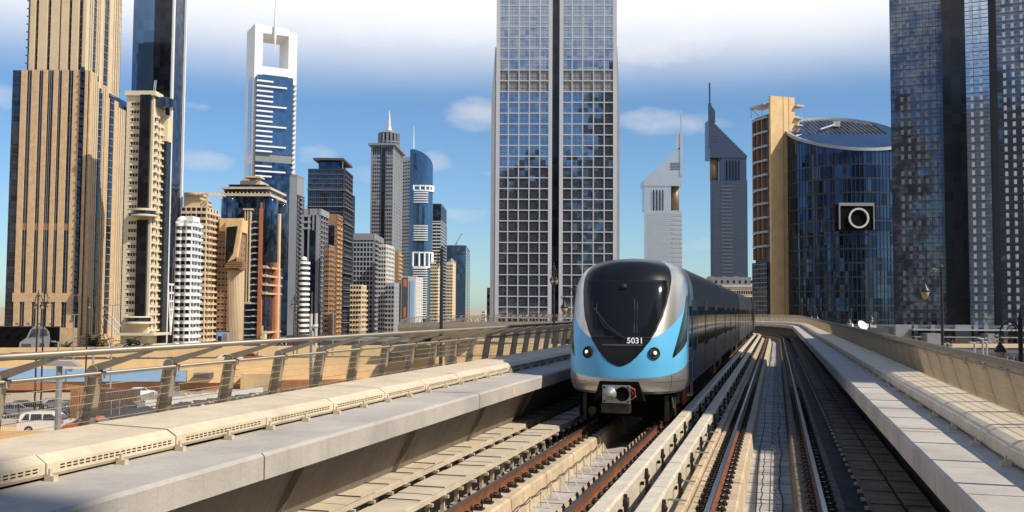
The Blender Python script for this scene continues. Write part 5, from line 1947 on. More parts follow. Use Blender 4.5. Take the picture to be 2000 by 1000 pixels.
# ================================================================ street level, left
def P2(px, py, Y): return atY(px, py, Y)
def wallband(name, label, cat, pxl, pxr, ytl, ytr, ybl, ybr, Yl, Yr, th, mat, kind=None):
    """a wall running from one end (Yl) to the other (Yr) with given top and bottom rows"""
    a, c = P2(pxl, ytl, Yl), P2(pxr, ytr, Yr)
    a0, c0 = P2(pxl, ybl, Yl), P2(pxr, ybr, Yr)
    mb = MB().hexa([(a.x, Yl, a0.z), (c.x, Yr, c0.z), (c.x, Yr + th, c0.z), (a.x, Yl + th, a0.z), (a.x, Yl, a.z), (c.x, Yr, c.z), (c.x, Yr + th, c.z), (a.x, Yl + th, a.z)])
    o = ob(name, mb, mat)
    if label:
        tag(o, label, cat)
    if kind:
        o['kind'] = kind
    return o
# elevated road, its parapets and hoarding
far = wallband('road_parapet', 'long cream concrete parapet of the elevated road in front of the towers', 'wall', -260, 1110, 681, 672, 699, 694, 178, 210, .6, 'sandwall')
near = wallband('road_parapet', 'near cream parapet of the elevated road, lower and closer than the first', 'wall', -260, 1110, 706, 695, 724, 722, 160, 190, .6, 'sandwall')
mb = MB()
a, c, d, e = P2(-260, 713, 160), P2(1110, 700, 190), P2(1110, 690, 210), P2(-260, 697, 178)
mb.hexa([(a.x, a.y + .6, a.z - .4), (c.x, c.y + .6, a.z - .4), (d.x, d.y - .0, a.z - .4), (e.x, e.y - .0, a.z - .4), (a.x, a.y + .6, a.z), (c.x, c.y + .6, a.z), (d.x, d.y, a.z), (e.x, e.y, a.z)])
o = ob('elevated_road', mb, 'asphalt'); o['kind'] = 'structure'
RZ = a.z
# square recess panels on the far parapet
pm_ = []
for px in [118 + 17 * i for i in range(9)]:
    q0 = P2(px, 694, 178 + 32 * (px + 260) / 1370 - .03)
    mb = MB().box(-.55, .55, -.06, .02, -.55, .55)
    pm_.append(ob('recess_panel', mb, 'beige', far, mat4=Matrix.Translation((q0.x, q0.y, q0.z))))
wallband('hoarding', 'light blue hoarding strip hung along the elevated road', 'hoarding', -200, 364, 716, 724, 746, 745, 150, 158, .3, 'blue')
wallband('retaining_wall', 'sandy concrete wall continuing right from the blue hoarding', 'wall', 366, 1110, 718, 706, 748, 742, 158, 186, .5, 'sandwall')
tb = wallband('bridge_beam', 'terracotta bridge beam stained dark, under the blue hoarding', 'bridge beam', -200, 790, 746, 742, 762, 762, 149, 168, 5, 'terra')
wallband('retaining_wall', 'tall sandy retaining wall under the left end of the bridge', 'wall', -220, 140, 763, 763, 800, 790, 150, 158, .5, 'sandwall')
wallband('bridge_pier', 'dark brown bridge pier wall standing in the shade below the terracotta beam', 'bridge pier', 150, 268, 762, 760, 822, 806, 118, 142, 1.2, 'shade_pier')
wallband('bridge_pier', 'slim terracotta column at the left end of the dark pier wall', 'bridge pier', 138, 153, 760, 760, 826, 826, 112, 112, 1.5, 'terra')
for px in (236, 252):
    a = P2(px, 778, 126)
    tag(ob('railing_post', MB().tube([(a.x, a.y - 3, a.z), (a.x, a.y - 3, a.z - 2.4)], .07, 6), 'galv'), ('left' if px == 236 else 'right') + ' of two thin pale poles before the dark pier wall', 'pole')
# lower road and its kerbs on the ground
def flat(name, pts, z, mat, label=None, cat=None, kind='structure', th=.0):
    mb = MB()
    n = len(pts)
    mb.v = [(x, y, z) for x, y in pts]
    mb.f = [tuple(range(n))]
    o = ob(name, mb, mat)
    if kind: o['kind'] = kind
    if label: tag(o, label, cat)
    return o
g0 = lambda px, py, z=GND: atZ(px, py, z)
def gp(lst, z=GND): return [(g0(a, b_, z).x, g0(a, b_, z).y) for a, b_ in lst]
flat('road', gp([(-250, 850), (300, 850), (620, 800), (880, 752), (620, 752), (300, 788), (150, 780), (-250, 800)]), GND + .02, 'asphalt')
flat('road', [(-260, 225), (160, 225), (160, 246), (-260, 246)], GND + .02, 'asphalt')
# near ramp that carries the white car
a, c = g0(-200, 862, -7.6), g0(520, 862, -7.6)
mb = MB().box(a.x - 10, c.x, a.y - 22, a.y + 9, -8.0, -7.6)
o = ob('ramp', mb, 'sandwall'); o['kind'] = 'structure'
mb = MB().box(a.x - 10, c.x - 16, a.y + 9, a.y + 9.4, -11, -6.95)
tag(ob('ramp_parapet', mb, 'offw'), 'pale parapet behind the white estate car', 'wall')
mb = MB().box(a.x - 10, c.x - 8, a.y - 2.2, a.y - 1.9, -8, P2(100, 841, a.y - 2).z)
tag(ob('ramp_parapet', mb, 'sandwall'), 'sandy parapet in front of the white estate car', 'wall')
mb = MB()
for i in range(14):
    q = g0(20 + i * 22, 826 - i * 3.4)
    mb.box(q.x, q.x + 1.6, q.y, q.y + .18, GND + .022, GND + .03)
o = ob('lane_marking', mb, 'white_paint'); o['kind'] = 'stuff'
rnd = random.Random(11)
mb = MB()
for i in range(420):
    q = g0(rnd.uniform(270, 1000), rnd.uniform(752, 800))
    r_ = rnd.uniform(.08, .35)
    mb.lathe([(r_ * .8, GND), (r_, GND + r_ * .5), (r_ * .4, GND + r_ * .9)], 5, q.x, q.y)
o = ob('rubble', mb, 'sandwall'); o['kind'] = 'stuff'
a = P2(158, 806, 80)
t = thing('road_sign', 'small grey sign panel on a post behind the left railing', 'sign', (a.x, 80, -8))
ob('panel', MB().box(-.35, .35, 0, .06, a.z + 8 - .9, a.z + 8 + .1), 'galv', t)
ob('post', MB().tube([(0, .1, 0), (0, .1, a.z + 8)], .05, 6), 'galv', t)
# guard rail along lower road
t = thing('guard_rail', 'grey steel fence along the lower road at the left', 'fence', (0, 0, 0))
p0, p1 = g0(0, 836, GND), g0(145, 812, GND)
mb = MB(); n = 26
for i in range(n + 1):
    q = p0.lerp(p1, i / n)
    mb.box(q.x - .04, q.x + .04, q.y - .04, q.y + .04, GND, GND + 1.3)
for z in (.5, .9, 1.3):
    mb.tube([(p0.x, p0.y, GND + z), (p1.x, p1.y, GND + z)], .04, 4)
ob('fence_bar', mb, 'galv', t, 'stuff')
t = thing('guard_rail', 'pale steel fence on the ramp to the right of the dark pier wall', 'fence', (0, 0, 0))
p0, p1 = g0(268, 790, GND + .5), g0(350, 768, GND + .5)
mb = MB(); n = 30
for i in range(n + 1):
    q = p0.lerp(p1, i / n)
    mb.box(q.x - .04, q.x + .04, q.y - .04, q.y + .04, GND, GND + 1.6)
for z in (.4, 1.6):
    mb.tube([(p0.x, p0.y, GND + z), (p1.x, p1.y, GND + z)], .05, 4)
mb.hexa([(p0.x, p0.y, GND), (p1.x, p1.y, GND), (p1.x, p1.y + .3, GND), (p0.x, p0.y + .3, GND), (p0.x, p0.y, GND + .5), (p1.x, p1.y, GND + .5), (p1.x, p1.y + .3, GND + .5), (p0.x, p0.y + .3, GND + .5)])
ob('fence_bar', mb, 'galv', t, 'stuff')
# sandy blocks of the works right of the pier
for (pxl, pxr, yt, yb_, Y, lab, mat) in ((470, 535, 730, 748, 159, 'square sandy concrete block at the foot of the white bent pipe', 'sandwall'),
                                   (378, 408, 729, 739, 157, 'small dark opening frame set in the sandy wall', 'dgrey')):
    a, c, d = P2(pxl, yt, Y), P2(pxr, yt, Y), P2(pxl, yb_, Y)
    tag(ob('concrete_block' if mat == 'sandwall' else 'wall_opening', MB().box(a.x, c.x, Y, Y + 2.5, max(GND, d.z) if mat != 'sandwall' else GND, a.z), mat), lab, 'concrete block' if mat == 'sandwall' else 'opening')
# concrete barriers, row on the sand
bar = MB().hexa([(-1.4, -.3, 0), (1.4, -.3, 0), (1.4, .3, 0), (-1.4, .3, 0), (-1.4, -.1, .8), (1.4, -.1, .8), (1.4, .1, .8), (-1.4, .1, .8)]).mesh('concrete_barrier', 'offw')
for i in range(8):
    q = g0(300 + i * 28, 792 - i * 3.6)
    o = link('concrete_barrier', bar); o.location = (q.x, q.y, GND); o.rotation_euler = (0, 0, .5)
    tag(o, ('first', 'second', 'third', 'fourth', 'fifth', 'sixth', 'seventh', 'last')[i] + ' pale concrete barrier from the left in the row along the lower road', 'barrier', 'concrete barriers along the lower road')

# ---- cars
def car(label, pos, rz, paint, kind='suv', scale=1.0, name='parked_car'):
    t = thing(name, label, 'car', pos, rz)
    t.scale = (scale,) * 3
    Lh, w = 2.3, .92
    if kind == 'suv':
        low = [(-2.3, .35), (2.3, .35), (2.34, .75), (2.2, .98), (1.15, 1.08), (-2.25, 1.08), (-2.34, .7)]
        top = [(-2.22, 1.08), (1.12, 1.08), (.35, 1.72), (-1.75, 1.74), (-2.1, 1.6)]
        gl = [(-2.0, 1.14), (.92, 1.14), (.28, 1.60), (-1.7, 1.62)]
    else:
        low = [(-2.2, .3), (2.2, .3), (2.25, .62), (2.05, .82), (1.1, .92), (-1.9, .95), (-2.25, .7)]
        top = [(-1.75, .93), (1.0, .92), (.35, 1.40), (-1.0, 1.42)]
        gl = [(-1.45, .97), (.80, .97), (.30, 1.34), (-.92, 1.35)]
    def ext(pts, hw, hw2=None):
        mb = MB(); n = len(pts); b0 = 0
        zs_ = [z for _, z in pts]; zmin, zmax = min(zs_), max(zs_)
        hh = lambda z: hw if hw2 is None else hw + (hw2 - hw) * (z - zmin) / (zmax - zmin)
        mb.v = [(x, -hh(z), z) for x, z in pts] + [(x, hh(z), z) for x, z in pts]
        mb.f = [tuple(range(n)), tuple(reversed(range(n, 2 * n)))] + [((i + 1) % n, i, n + i, n + (i + 1) % n) for i in range(n)]
        return mb
    ob('body', ext(low, w), paint, t)
    ob('cabin', ext(top, w - .02, w - .18), paint, t)
    gz = ext(gl, w + .0, w - .15)
    ob('side_window', gz, 'cglass', t)
    mb = MB()
    a, c = top[1], top[2]
    mb.hexa([(a[0] + .02, -w + .12, a[1] + .03), (a[0] + .02, w - .12, a[1] + .03), (c[0] + .02, w - .22, c[1] - .04), (c[0] + .02, -w + .22, c[1] - .04),
             (a[0] - .1, -w + .12, a[1] + .03), (a[0] - .1, w - .12, a[1] + .03), (c[0] - .1, w - .22, c[1] - .04), (c[0] - .1, -w + .22, c[1] - .04)])
    ob('windscreen', mb, 'cglass', t)
    wm = MB().lathe([(.2, -.12), (.34, -.12), (.34, .12), (.2, .12)], 16).mesh('wheel', 'tyre')
    hm = MB().lathe([(.19, -.125), (.19, .125)], 10).mesh('rim', 'galv')
    for x in (-1.4, 1.4):
        for y in (-w + .08, w - .08):
            mt4 = Matrix.Translation((x, y, .34)) @ Matrix.Rotation(R(90), 4, 'X')
            o = link('wheel', wm, t, mat4=mt4); link('rim', hm, o)
    if scale > .9:
        ob('pillar', MB().box(-.42, -.34, -w - .006, w + .006, 1.1, 1.62).box(-1.4, -1.3, -w - .006, w + .006, 1.1, 1.62) if kind == 'suv' else MB().box(-.3, -.24, -w - .004, w + .004, .95, 1.34), paint, t)
        ob('tail_light', MB().box(-2.33, -2.2, -w - .005, -w + .2, .95, 1.15).box(-2.33, -2.2, w - .2, w + .005, .95, 1.15), 'carr', t)
    return t
q = g0(100, 846, -7.6)
car('white estate car with dark windows on the near ramp, seen side on', (q.x, q.y, -7.6), R(4), 'carw', 'suv', 1.0)
q = g0(190, 847, -7.6)
car('orange red car half hidden behind the railing, beside the white estate car', (q.x, q.y - .5, -7.6), R(2), 'carr', 'sedan')
for px, py, p_, k_, lab in ((30, 815, 'carg', 'suv', 'grey pickup-like car on the lower road at the far left'), (48, 802, 'carb', 'sedan', 'dark saloon car on the lower road behind the grey one'),
                           (106, 798, 'carg', 'sedan', 'small silver saloon driving away on the lower road'), (275, 774, 'carw', 'sedan', 'small white car on the road right of the dark pier wall'),):
    q = g0(px, py)
    car(lab, (q.x, q.y, GND + .02), R(40), p_, k_, .95 if px > 40 else 1)
for px, Y, p_, k_, lab in ((46, 170, 'carb', 'suv', 'black car passing on the elevated road at the far left'), (450, 176, 'carw', 'sedan', 'white car passing on the elevated road left of the bent pipe'),
                           (492, 180, 'carr', 'sedan', 'red car on the elevated road below the advertising screen'), (775, 182, 'carg', 'suv', 'grey car on the elevated road seen through the railing')):
    x = P2(px, 690, Y).x
    car(lab, (x, Y, RZ), R(8), p_, k_, 1.0)

# ---- billboards and screens
def board(name, label, pxl, pxr, yt, yb_, Y, mat, rz=0, legs=True):
    a, c, d = P2(pxl, yt, Y), P2(pxr, yt, Y), P2(pxl, yb_, Y)
    w, h = (c.x - a.x), a.z - d.z
    t = thing(name, label, 'billboard', ((a.x + c.x) / 2, Y, GND), rz)
    z0 = d.z - GND
    ob('panel', MB().box(-w / 2, w / 2, 0, .5, z0, z0 + h), mat, t)
    ob('frame', MB().box(-w / 2 - .15, w / 2 + .15, -.05, .55, z0 + h, z0 + h + .2).box(-w / 2 - .15, w / 2 + .15, -.05, .55, z0 - .2, z0), 'dgrey', t)
    mb = MB()
    for x in (-w * .35, w * .35):
        mb.box(x - .2, x + .2, .1, .4, 0, z0 - .2)
    ob('leg', mb, 'dgrey', t)
    return t, w, h, z0
t, w, h, z0 = board('billboard', 'wide black billboard with a picture of a silver van at the far left', -60, 115, 638, 683, 205, 'black')
vx = w / 2 - 8.3
mb = MB().slabxz([(vx, z0 + .1), (vx + 3.6, z0 + .1), (vx + 6.3, z0 + .1), (vx + 6.6, z0 + 2.2), (vx + 6.3, z0 + 3.9), (vx + 5.2, z0 + 5.0), (vx + 3.2, z0 + 5.1), (vx + 2.3, z0 + 4.2), (vx + 1.6, z0 + 2.6), (vx + .2, z0 + 1.6)], -.06, -.02)
ob('printed_van', mb, 'lgrey', t)
ob('printed_window', MB().slabxz([(vx + 2.1, z0 + 2.7), (vx + 4.0, z0 + 2.7), (vx + 4.2, z0 + 4.5), (vx + 2.8, z0 + 4.4)], -.1, -.065).slabxz([(vx + 4.3, z0 + 2.9), (vx + 6.1, z0 + 3.0), (vx + 5.6, z0 + 4.4), (vx + 4.5, z0 + 4.5)], -.1, -.065)
   .slabxz([(vx + .6, z0 + .6), (vx + 2.6, z0 + .6), (vx + 2.6, z0 + 1.3), (vx + .6, z0 + 1.3)], -.1, -.065).slabxz([(vx + 4.2, z0 + .1), (vx + 5.6, z0 + .1), (vx + 5.3, z0 + 1.5), (vx + 4.5, z0 + 1.5)], -.1, -.065), 'dgrey', t)
mb = MB()
for i in range(8):
    x = -w / 2 + w * (i + .5) / 8
    mb.tube([(x, 0, z0 + h + .1), (x, -1.2, z0 + h + .7)], .06, 4).box(x - .25, x + .25, -1.4, -1.1, z0 + h + .55, z0 + h + .8)
ob('flood_lamp', mb, 'dsteel', t)
t, w, h, z0 = board('billboard', 'narrow blue and orange poster board at the foot of the brown tower', 424, 447, 648, 690, 250, 'blue')
ob('printed_band', MB().box(0, w * .35, -.05, -.01, z0, z0 + h * .9), 'orange', t)
ob('printed_band', MB().box(-w * .42, -w * .1, -.05, -.01, z0 + h * .2, z0 + h * .8), 'g_dark', t)
t, w, h, z0 = board('advert_screen', 'small advertising screen with a swirl of pale blue below the orange pier tower', 522, 557, 666, 684, 240, 'g_dark')
mb = MB()
for i in range(3):
    mb.tube([(-w * .4 + w * .8 * k / 10, -.05, z0 + h * (.3 + .2 * i) + .4 * math.sin(k * .8 + i)) for k in range(11)], .14, 4)
ob('printed_swirl', mb, 'g_pale', t)
t, w, h, z0 = board('advert_screen', 'dark grey road sign panel left of the advertising screen', 476, 508, 662, 678, 238, 'dgrey')
ob('printed_line', MB().box(-w * .05, w * .3, -.05, -.01, z0 + h * .5, z0 + h * .6).box(-w * .35, -w * .1, -.05, -.01, z0 + h * .5, z0 + h * .6), 'lgrey', t)

# ---- bent white pipe and chimney
Y = 159
a, c = P2(608, 612, Y), P2(608, 735, Y)
mb = MB().tube([(a.x, Y, c.z)] + [(a.x, Y, a.z - .1 - 1.6)] + [(a.x + 1.0 - 1.0 * math.cos(R(q)), Y, a.z + .35 - 1.6 + 1.0 * math.sin(R(q))) for q in range(0, 100, 15)] + [(a.x + 1.4, Y, a.z - .25)], .30, 12)
tag(ob('vent_pipe', MB().tube([(P2(609, 640, Y).x, Y, GND), (P2(609, 640, Y).x, Y, P2(609, 648, Y).z), (P2(610.5, 640, Y).x, Y, P2(609, 640, Y).z), (P2(614, 640, Y).x, Y, P2(609, 637, Y).z), (P2(621, 640, Y).x, Y, P2(609, 637, Y).z)], .30, 12), 'offw', smooth=True),
    'white vent pipe with a bent-over top rising from the sandy block', 'pipe')
Y = 200
tag(ob('stack_pipe', MB().tube([(P2(612, 640, Y).x - .5, Y, GND), (P2(612, 640, Y).x - .5, Y, P2(612, 613, Y).z)], .35, 8).tube([(P2(614, 640, Y).x + .3, Y, GND), (P2(614, 640, Y).x + .3, Y, P2(612, 612, Y).z)], .35, 8), 'offw'),
    'pair of slim white stacks behind the bent pipe', 'stack')

# ---- lamp posts
def lantern(mb, mg, x, y, z, s):
    mb.lathe([(.03 * s, z + .95 * s), (.10 * s, z + .8 * s), (.22 * s, z + .62 * s), (.30 * s, z + .5 * s), (.30 * s, z + .42 * s)], 12, x, y)
    mg.lathe([(.05 * s, z - .1 * s), (.14 * s, z + .02 * s), (.24 * s, z + .22 * s), (.27 * s, z + .42 * s)], 12, x, y)
def classic(label, px, ytop, Y, arms, s=1.0, zbase=GND, r=.11, group=None):
    """black post with scroll arms and hanging lanterns; arms: list of (length sign)"""
    a = P2(px, ytop, Y)
    t = thing('street_lamp', label, 'street lamp', (a.x, Y, zbase), 0, group)
    H = a.z - zbase
    ob('post', MB().lathe([(r * 2.2, 0), (r * 2.0, .6), (r * 1.2, .8), (r, 1.0), (r * .75, H - .6 * s), (r * 1.3, H - .55 * s), (r * .5, H - .4 * s), (r * .25, H)], 10), 'lamp', t)
    for sg, ln in arms:
        mb, mg = MB(), MB()
        zb_ = H - 1.5 * s
        pts = []
        for k in range(13):
            an = math.pi * k / 12
            pts.append((sg * (ln / 2 - ln / 2 * math.cos(an)), 0, zb_ + .75 * s * math.sin(an) ** .8 + .1 * s * k / 12))
        mb.tube(pts, .045 * s, 6)
        sp = []
        for k in range(14):
            an = k * .5
            rr_ = .30 * s * (1 - k / 16)
            sp.append((sg * (ln * .38 + rr_ * math.cos(an)), 0, zb_ + .38 * s + rr_ * math.sin(an)))
        mb.tube(sp, .03 * s, 5)
        sp = []
        for k in range(10):
            an = math.pi + k * .55
            rr_ = .16 * s * (1 - k / 14)
            sp.append((sg * (ln + .16 * s + rr_ * math.cos(an)), 0, zb_ + .12 * s + rr_ * math.sin(an)))
        mb.tube(sp, .03 * s, 5)
        mb.tube([(sg * ln, 0, zb_ + .1 * s), (sg * ln, 0, zb_ - .2 * s)], .03 * s, 5)
        lantern(mb, mg, sg * ln, 0, zb_ - 1.15 * s, s)
        o = ob('arm', mb, 'lamp', t)
        ob('lantern_glass', mg, 'lglass', o, smooth=True)
    return t
classic('black lamp post with one scroll-arm lantern before the grey mirrored tower', 1838, 505, 62, [(-1, 1.05)], .95)
classic('large black scroll-arm lantern post at the far right edge', 1992, 602, 36, [(-1, .76)], .72)
classic('black lamp post with a scroll-arm lantern just left of the train', 1122, 545, 60, [(-1, .62)], .8)
classic('lamp post with one hanging lantern rising behind the far railing, below the spired towers', 863, 480, 74, [(-1, .25)], .6, r=.16)
classic('thin black lamp post in front of the white grid tower', 1082, 512, 95, [(-1, .2), (1, .2)], .8, r=.13)
classic('double lantern post standing behind the curved far railing', 1590, 592, 120, [(-1, .35), (1, .35)], .9)
classic('small lantern post behind the right railing, left one of two', 1662, 598, 105, [(-1, .2)], .8)
classic('small lantern post behind the right railing, next to the white dish', 1698, 592, 105, [(1, .2)], .8)
classic('slim dark post with a low lantern at the right edge, behind the railing', 1955, 668, 60, [(1, .3)], .55)
classic('black double lamp post before the billboard with the van, left one', 75, 566, 118, [(-1, .3), (1, .5)], .9)
classic('taller black double lamp post before the billboard with the van', 87, 562, 122, [(1, .45)], .9)
classic('dark lamp post before the striped tower with a small top lantern', 172, 576, 112, [(1, .15)], .6, r=.10)
classic('dark lamp post with lanterns near the foot of the white framed skyscraper', 575, 575, 180, [(1, .4), (-1, .4)], .9)
classic('second dark lamp post near the foot of the white framed skyscraper', 582, 588, 190, [(-1, .4)], .9)
classic('dark lamp post before the grey office tower', 625, 590, 170, [(1, .3)], .8, r=.12)
def highway(label, px, ytop, Y, w=1.6, zbase=GND, group=None):
    a = P2(px, ytop, Y)
    t = thing('street_lamp', label, 'street lamp', (a.x, Y, zbase), 0, group)
    H = a.z - zbase
    ob('post', MB().lathe([(.18, 0), (.08, H)], 8), 'galv', t)
    ob('lamp_head', MB().box(-w, -w * .45, -.12, .12, H - .02, H + .12).box(w * .45, w, -.12, .12, H - .02, H + .12).tube([(-w * .5, 0, H), (w * .5, 0, H)], .05, 4), 'galv', t)
    return t
highway('twin headed galvanised road lamp before the striped tower', 220, 596, 150, 1.2)
highway('twin headed road lamp between the brown towers', 651, 612, 190, 1.5)
highway('twin headed road lamp before the small beige tower', 702, 617, 190, 1.3)
highway('short twin headed road lamp near the railing at the left', 114, 668, 100, .7)
highway('single thin galvanised lamp behind the left railing', 183, 680, 85, .3, zbase=-7.6)
highway('pale road lamp in front of the striped tower fins', 145, 615, 180, .6)
for i, (px, yt, Y) in enumerate(((1903, 670, 75), (1919, 662, 75), (1927, 668, 80), (1845, 672, 80), (1873, 685, 90))):
    highway('short pale lamp post behind the right railing, ' + ('leftmost of the close trio', 'tallest of the close trio', 'rightmost of the close trio', 'beside the black scroll-arm post', 'lowest, alone before the trio')[i], px, yt, Y, .35)
# big dark pole under the left railing
t = thing('street_lamp', 'thick grey lamp pole close behind the left railing, its head level with the handrail', 'street lamp', (P2(116, 720, 22).x, 22, GND))
H = P2(116, 712, 22).z - GND
ob('post', MB().lathe([(.09, 0), (.065, H)], 12), 'galv', t)
ob('lamp_head', MB().hexa([(-.45, -.12, H - .02), (.5, -.12, H - .04), (.5, .12, H - .04), (-.45, .12, H - .02), (-.35, -.09, H + .08), (.3, -.09, H + .08), (.3, .09, H + .08), (-.35, .09, H + .08)]), 'galv', t)

# ---- palms
def palm(label, px, yc, Y, rs, n=34):
    a = P2(px, yc, Y)
    t = thing('palm_tree', label, 'palm tree', (a.x, Y, GND))
    H = a.z - GND
    rnd = random.Random(int(px))
    ob('trunk', MB().lathe([(.45, 0), (.3, 1), (.26, H), (.4, H + .1)], 8), 'trunk', t)
    mb = MB()
    for i in range(n):
        an = rnd.uniform(0, 2 * math.pi); up = rnd.uniform(-.2, 1.25)
        L_ = rs * rnd.uniform(.8, 1.15)
        p = Vector((0, 0, H)); dirv = Vector((math.cos(an) * math.cos(up), math.sin(an) * math.cos(up), math.sin(up)))
        side_ = Vector((-math.sin(an), math.cos(an), 0))
        for k in range(7):
            q = p + dirv * (L_ / 7)
            for sg in (-1, 1):
                tip = (p + q) / 2 + side_ * sg * (.55 * math.sin(math.pi * (k + .7) / 8.2)) * rs / 2.6 - Vector((0, 0, .25)) + dirv * .2
                b0 = len(mb.v)
                mb.v += [tuple(p), tuple(q), tuple(tip)]
                mb.f.append((b0, b0 + 1, b0 + 2))
            p = q
            dirv = (dirv + Vector((0, 0, -.23))).normalized()
    ob('crown', mb, 'leaf', t)
for px, yc, Y, rs, lab in ((131, 682, 196, 2.6, 'small palm right of the van billboard'), (178, 677, 200, 3.6, 'bushy palm at the foot of the striped tower, left of two'), (196, 680, 202, 3.4, 'bushy palm at the foot of the striped tower, right of two'),
                           (250, 679, 196, 3.8, 'wide palm below the cream apartment tower'), (272, 682, 198, 3.4, 'palm at the right of the wide one below the cream apartment tower')):
    palm(lab, px, yc, Y, rs)
# low podium wall and dark trees behind the elevated road
wallband('podium', 'long low grey footbridge and station wall at the feet of the middle towers', 'building', 560, 830, 655, 655, 690, 690, 300, 300, 6, 'dgrey')
wallband('footbridge', 'grey covered footbridge crossing before the middle towers', 'footbridge', 600, 800, 658, 660, 664, 668, 215, 215, 3, 'lgrey')
wallband('site_wall', 'pale low wall along the street before the cream towers', 'wall', 296, 440, 684, 686, 694, 696, 215, 215, 1, 'offw')

# ================================================================ right side, street level
b = Bld('podium', 'low dark podium with pale columns and terraces under the right hand towers', 'building', 1752, 2100, 2110, 150, 2, 641, D=30)
b.body('dgrey', name='wall', z0=b.z(655)); b.body('web', name='lower_wall', z1=b.z(655), y0=2)
mb = MB()
for px in (1760, 1784, 1817, 1876, 1900, 1920, 1958, 1985, 2020, 2050):
    w_ = 1.2 if px in (1760, 1876) else .3
    b.fb(mb, 'L', b.u(px) - w_, b.u(px) + w_, b.z(700), b.z(636), 0, .8)
b.put('column', mb, 'grey', 'stuff')
mb = MB(); b.fb(mb, 'L', b.u(1772), 0, b.z(647), b.z(644), 0, 2.2); b.fb(mb, 'L', b.u(1772), 0, b.z(660), b.z(658.5), 0, 3); b.put('terrace_edge', mb, 'lgrey')
b.put('pale_house', MB().box(b.u(1905), b.u(1925), -4, 0, b.z(676), b.z(652)).box(b.u(1790), b.u(1815), -4, 0, b.z(676), b.z(652)), 'grey')
b.wins('L', 26, 7, 1.0, 1.7, z0=b.z(682), z1=b.z(660), d=.4)
wallband('garden_wall', 'sunlit rough stone wall before the right hand podium', 'wall', 1860, 2100, 672, 672, 679, 680, 120, 120, 1, 'beige2')
wallband('car_park', 'dark car park level with slotted openings at the lower right', 'building', 1850, 2100, 688, 690, 712, 716, 100, 100, 8, 'dgrey')
mb = MB()
for i in range(18):
    a = P2(1880 + i * 12, 695, 99.9)
    mb.box(a.x, a.x + .1, 99.6, 99.9, a.z - 1.2, a.z)
tag(ob('slatted_screen', mb, 'web'), 'row of upright slats on the car park wall', 'screen')
# dry bushes on the terrace
rnd = random.Random(4)
for px, lab in ((1775, 'left'), (1868, 'middle'), (1945, 'right')):
    a = P2(px, 676, 130)
    t = thing('bush', 'dry brownish bush on the podium terrace, ' + lab + ' of three', 'bush', (a.x, 130, a.z - .2))
    mb = MB()
    for i in range(260):
        v = Vector((rnd.gauss(0, .9), rnd.gauss(0, .6), abs(rnd.gauss(0, .7))))
        b0 = len(mb.v)
        for k in range(3):
            mb.v.append(tuple(v + Vector((rnd.uniform(-.16, .16), rnd.uniform(-.16, .16), rnd.uniform(-.16, .16)))))
        mb.f.append((b0, b0 + 1, b0 + 2))
    ob('foliage', mb, 'trunk', t)
    ob('stem', MB().tube([(0, 0, -8), (0, 0, .4)], .08, 5), 'trunk', t)
# white dish and roof units
def dish(label, px, py, Y, r):
    a = P2(px, py, Y)
    t = thing('satellite_dish', label, 'satellite dish', (a.x, Y, a.z), 0)
    mt4 = Matrix.Rotation(R(55), 4, 'X') @ Matrix.Rotation(R(20), 4, 'Y')
    ob('dish', MB().lathe([(.05, 0), (r * .5, r * .08), (r, r * .3), (r * .98, r * .32), (r * .45, r * .12)], 24), 'white', t, smooth=True, mat4=mt4)
    ob('stand', MB().tube([(0, .1, 0), (0, .2, -r * 1.6)], .06, 6).tube([(0, 0, 0), (.1, -r * .6, r * .5)], .03, 4), 'galv', t)
dish('white satellite dish above the right railing', 1683, 637, 110, .62)
dish('second smaller white dish left of the round one', 1660, 635, 114, .4)
b = Bld('plant_room', 'low dark roof with white plant behind the right railing under the dishes', 'building', 1640, 1735, 1745, 112, 3, 640, D=14)
b.body('dgrey', name='wall')
b.put('roof_unit', MB().box(b.u(1696), b.u(1706), 1, 3, b.H, b.z(633)).box(b.u(1712), b.u(1716), 1, 3, b.H, b.z(636)), 'white')
# dark shop sign partly seen through the railing at the right edge
a = P2(1972, 722, 40); c = P2(2040, 722, 40); d = P2(1972, 736, 40)
t = thing('road_sign', 'dark sign with white lettering glimpsed behind the right railing', 'sign', ((a.x + c.x) / 2, 40, GND))
w = c.x - a.x
ob('panel', MB().box(-w / 2, w / 2, 0, .1, d.z - GND, a.z - GND), 'black', t)
ob('leg', MB().box(-w * .4, -w * .35, .1, .2, 0, a.z - GND).box(w * .35, w * .4, .1, .2, 0, a.z - GND), 'galv', t)
textmesh('lettering', 'Dubai', .27, 'white_paint', t, Matrix.Translation((-w / 2 + .38, -.01, (a.z + d.z) / 2 - GND)) @ Matrix.Rotation(R(90), 4, 'X'), .002, 'LEFT')

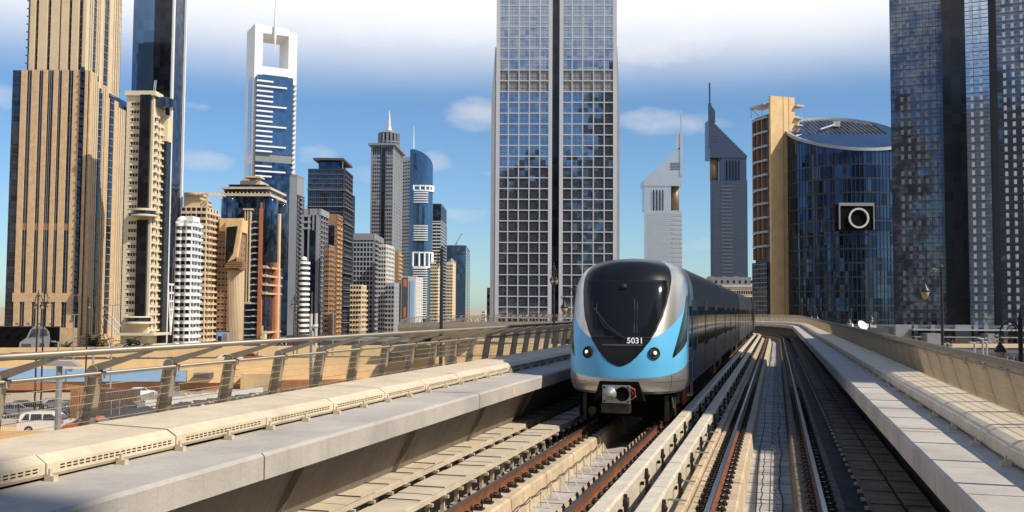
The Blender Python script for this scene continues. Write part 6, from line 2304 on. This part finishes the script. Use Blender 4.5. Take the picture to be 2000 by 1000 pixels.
# ================================================================ city behind and beside the camera (reflections and shade)
def plain(label, x, y, w, d, H, rz, gl, fr, fh=3.8, n=8):
    t = thing('office_tower', label, 'tower', (x, y, GND), rz)
    ob('glazing', MB().box(-w / 2, w / 2, -d / 2, d / 2, 0, H), gl, t)
    mb = MB(); z = 0
    while z < H:
        mb.box(-w / 2 - .4, w / 2 + .4, -d / 2 - .4, d / 2 + .4, z, z + 1.3); z += fh
    for i in range(n + 1):
        x_ = -w / 2 + w * i / n
        mb.box(x_ - .5, x_ + .5, -d / 2 - .5, d / 2 + .5, 0, H + 1)
    for i in range(n + 1):
        y_ = -d / 2 + d * i / n
        mb.box(-w / 2 - .5, w / 2 + .5, y_ - .5, y_ + .5, 0, H + 1)
    ob('facade_frame', mb, fr, t, 'stuff')
    return t
T = Vector((math.sin(TH), math.cos(TH)))
shd = Vector((-sd.x, -sd.y)).normalized()
# tower shading the right track between stations 24 and 55
def shade_tower(label, s0, s1, dist, H, depth, gl, fr):
    a, c = pt(s0, 1.5, 0), pt(s1, 1.5, 0)
    mid = Vector(((a.x + c.x) / 2, (a.y + c.y) / 2)) - shd * (dist + depth / 2)
    perp = Vector((-shd.y, shd.x))
    w = abs((Vector((c.x, c.y)) - Vector((a.x, a.y))).dot(perp))
    ang = math.atan2(perp.y, perp.x)
    return plain(label, mid.x, mid.y, w, depth, H, ang, gl, fr)
shade_tower('dark office tower beside the line, off to the right of the view', 23.4, 57, 42, 66, 18, 'g_dark', 'dgrey')
shade_tower('second dark office tower beside the line, behind and to the right of the camera', -34, 5.2, 46, 70, 18, 'g_dark', 'dgrey')
for i, (x, y, w, d, H, rz, gl, fr) in enumerate(((-150, -120, 34, 34, 95, .2, 'g_dark', 'dgrey'), (-95, -190, 40, 30, 130, .1, 'g_blue', 'grey'), (-40, -240, 30, 30, 110, 0, 'g_dark', 'web'),
        (4, -150, 44, 30, 104, 0, 'g_dark', 'dgrey'), (52, -160, 42, 34, 158, 0, 'g_dark', 'dgrey'), (122, -150, 56, 34, 135, 0, 'g_dark', 'web'), (-210, -60, 30, 40, 120, .3, 'g_dark', 'brown'), (-230, 60, 30, 40, 90, .3, 'g_dark', 'beige'), (-250, 130, 40, 30, 110, .3, 'g_dark', 'dgrey'))):
    plain(('short dark', 'tall blue', 'slab-like grey', 'medium black', 'very tall black', 'grey framed', 'brown framed', 'beige framed', 'far dark')[i] + ' office tower behind the camera, outside the view', x, y, w, d, H, rz, gl, fr)
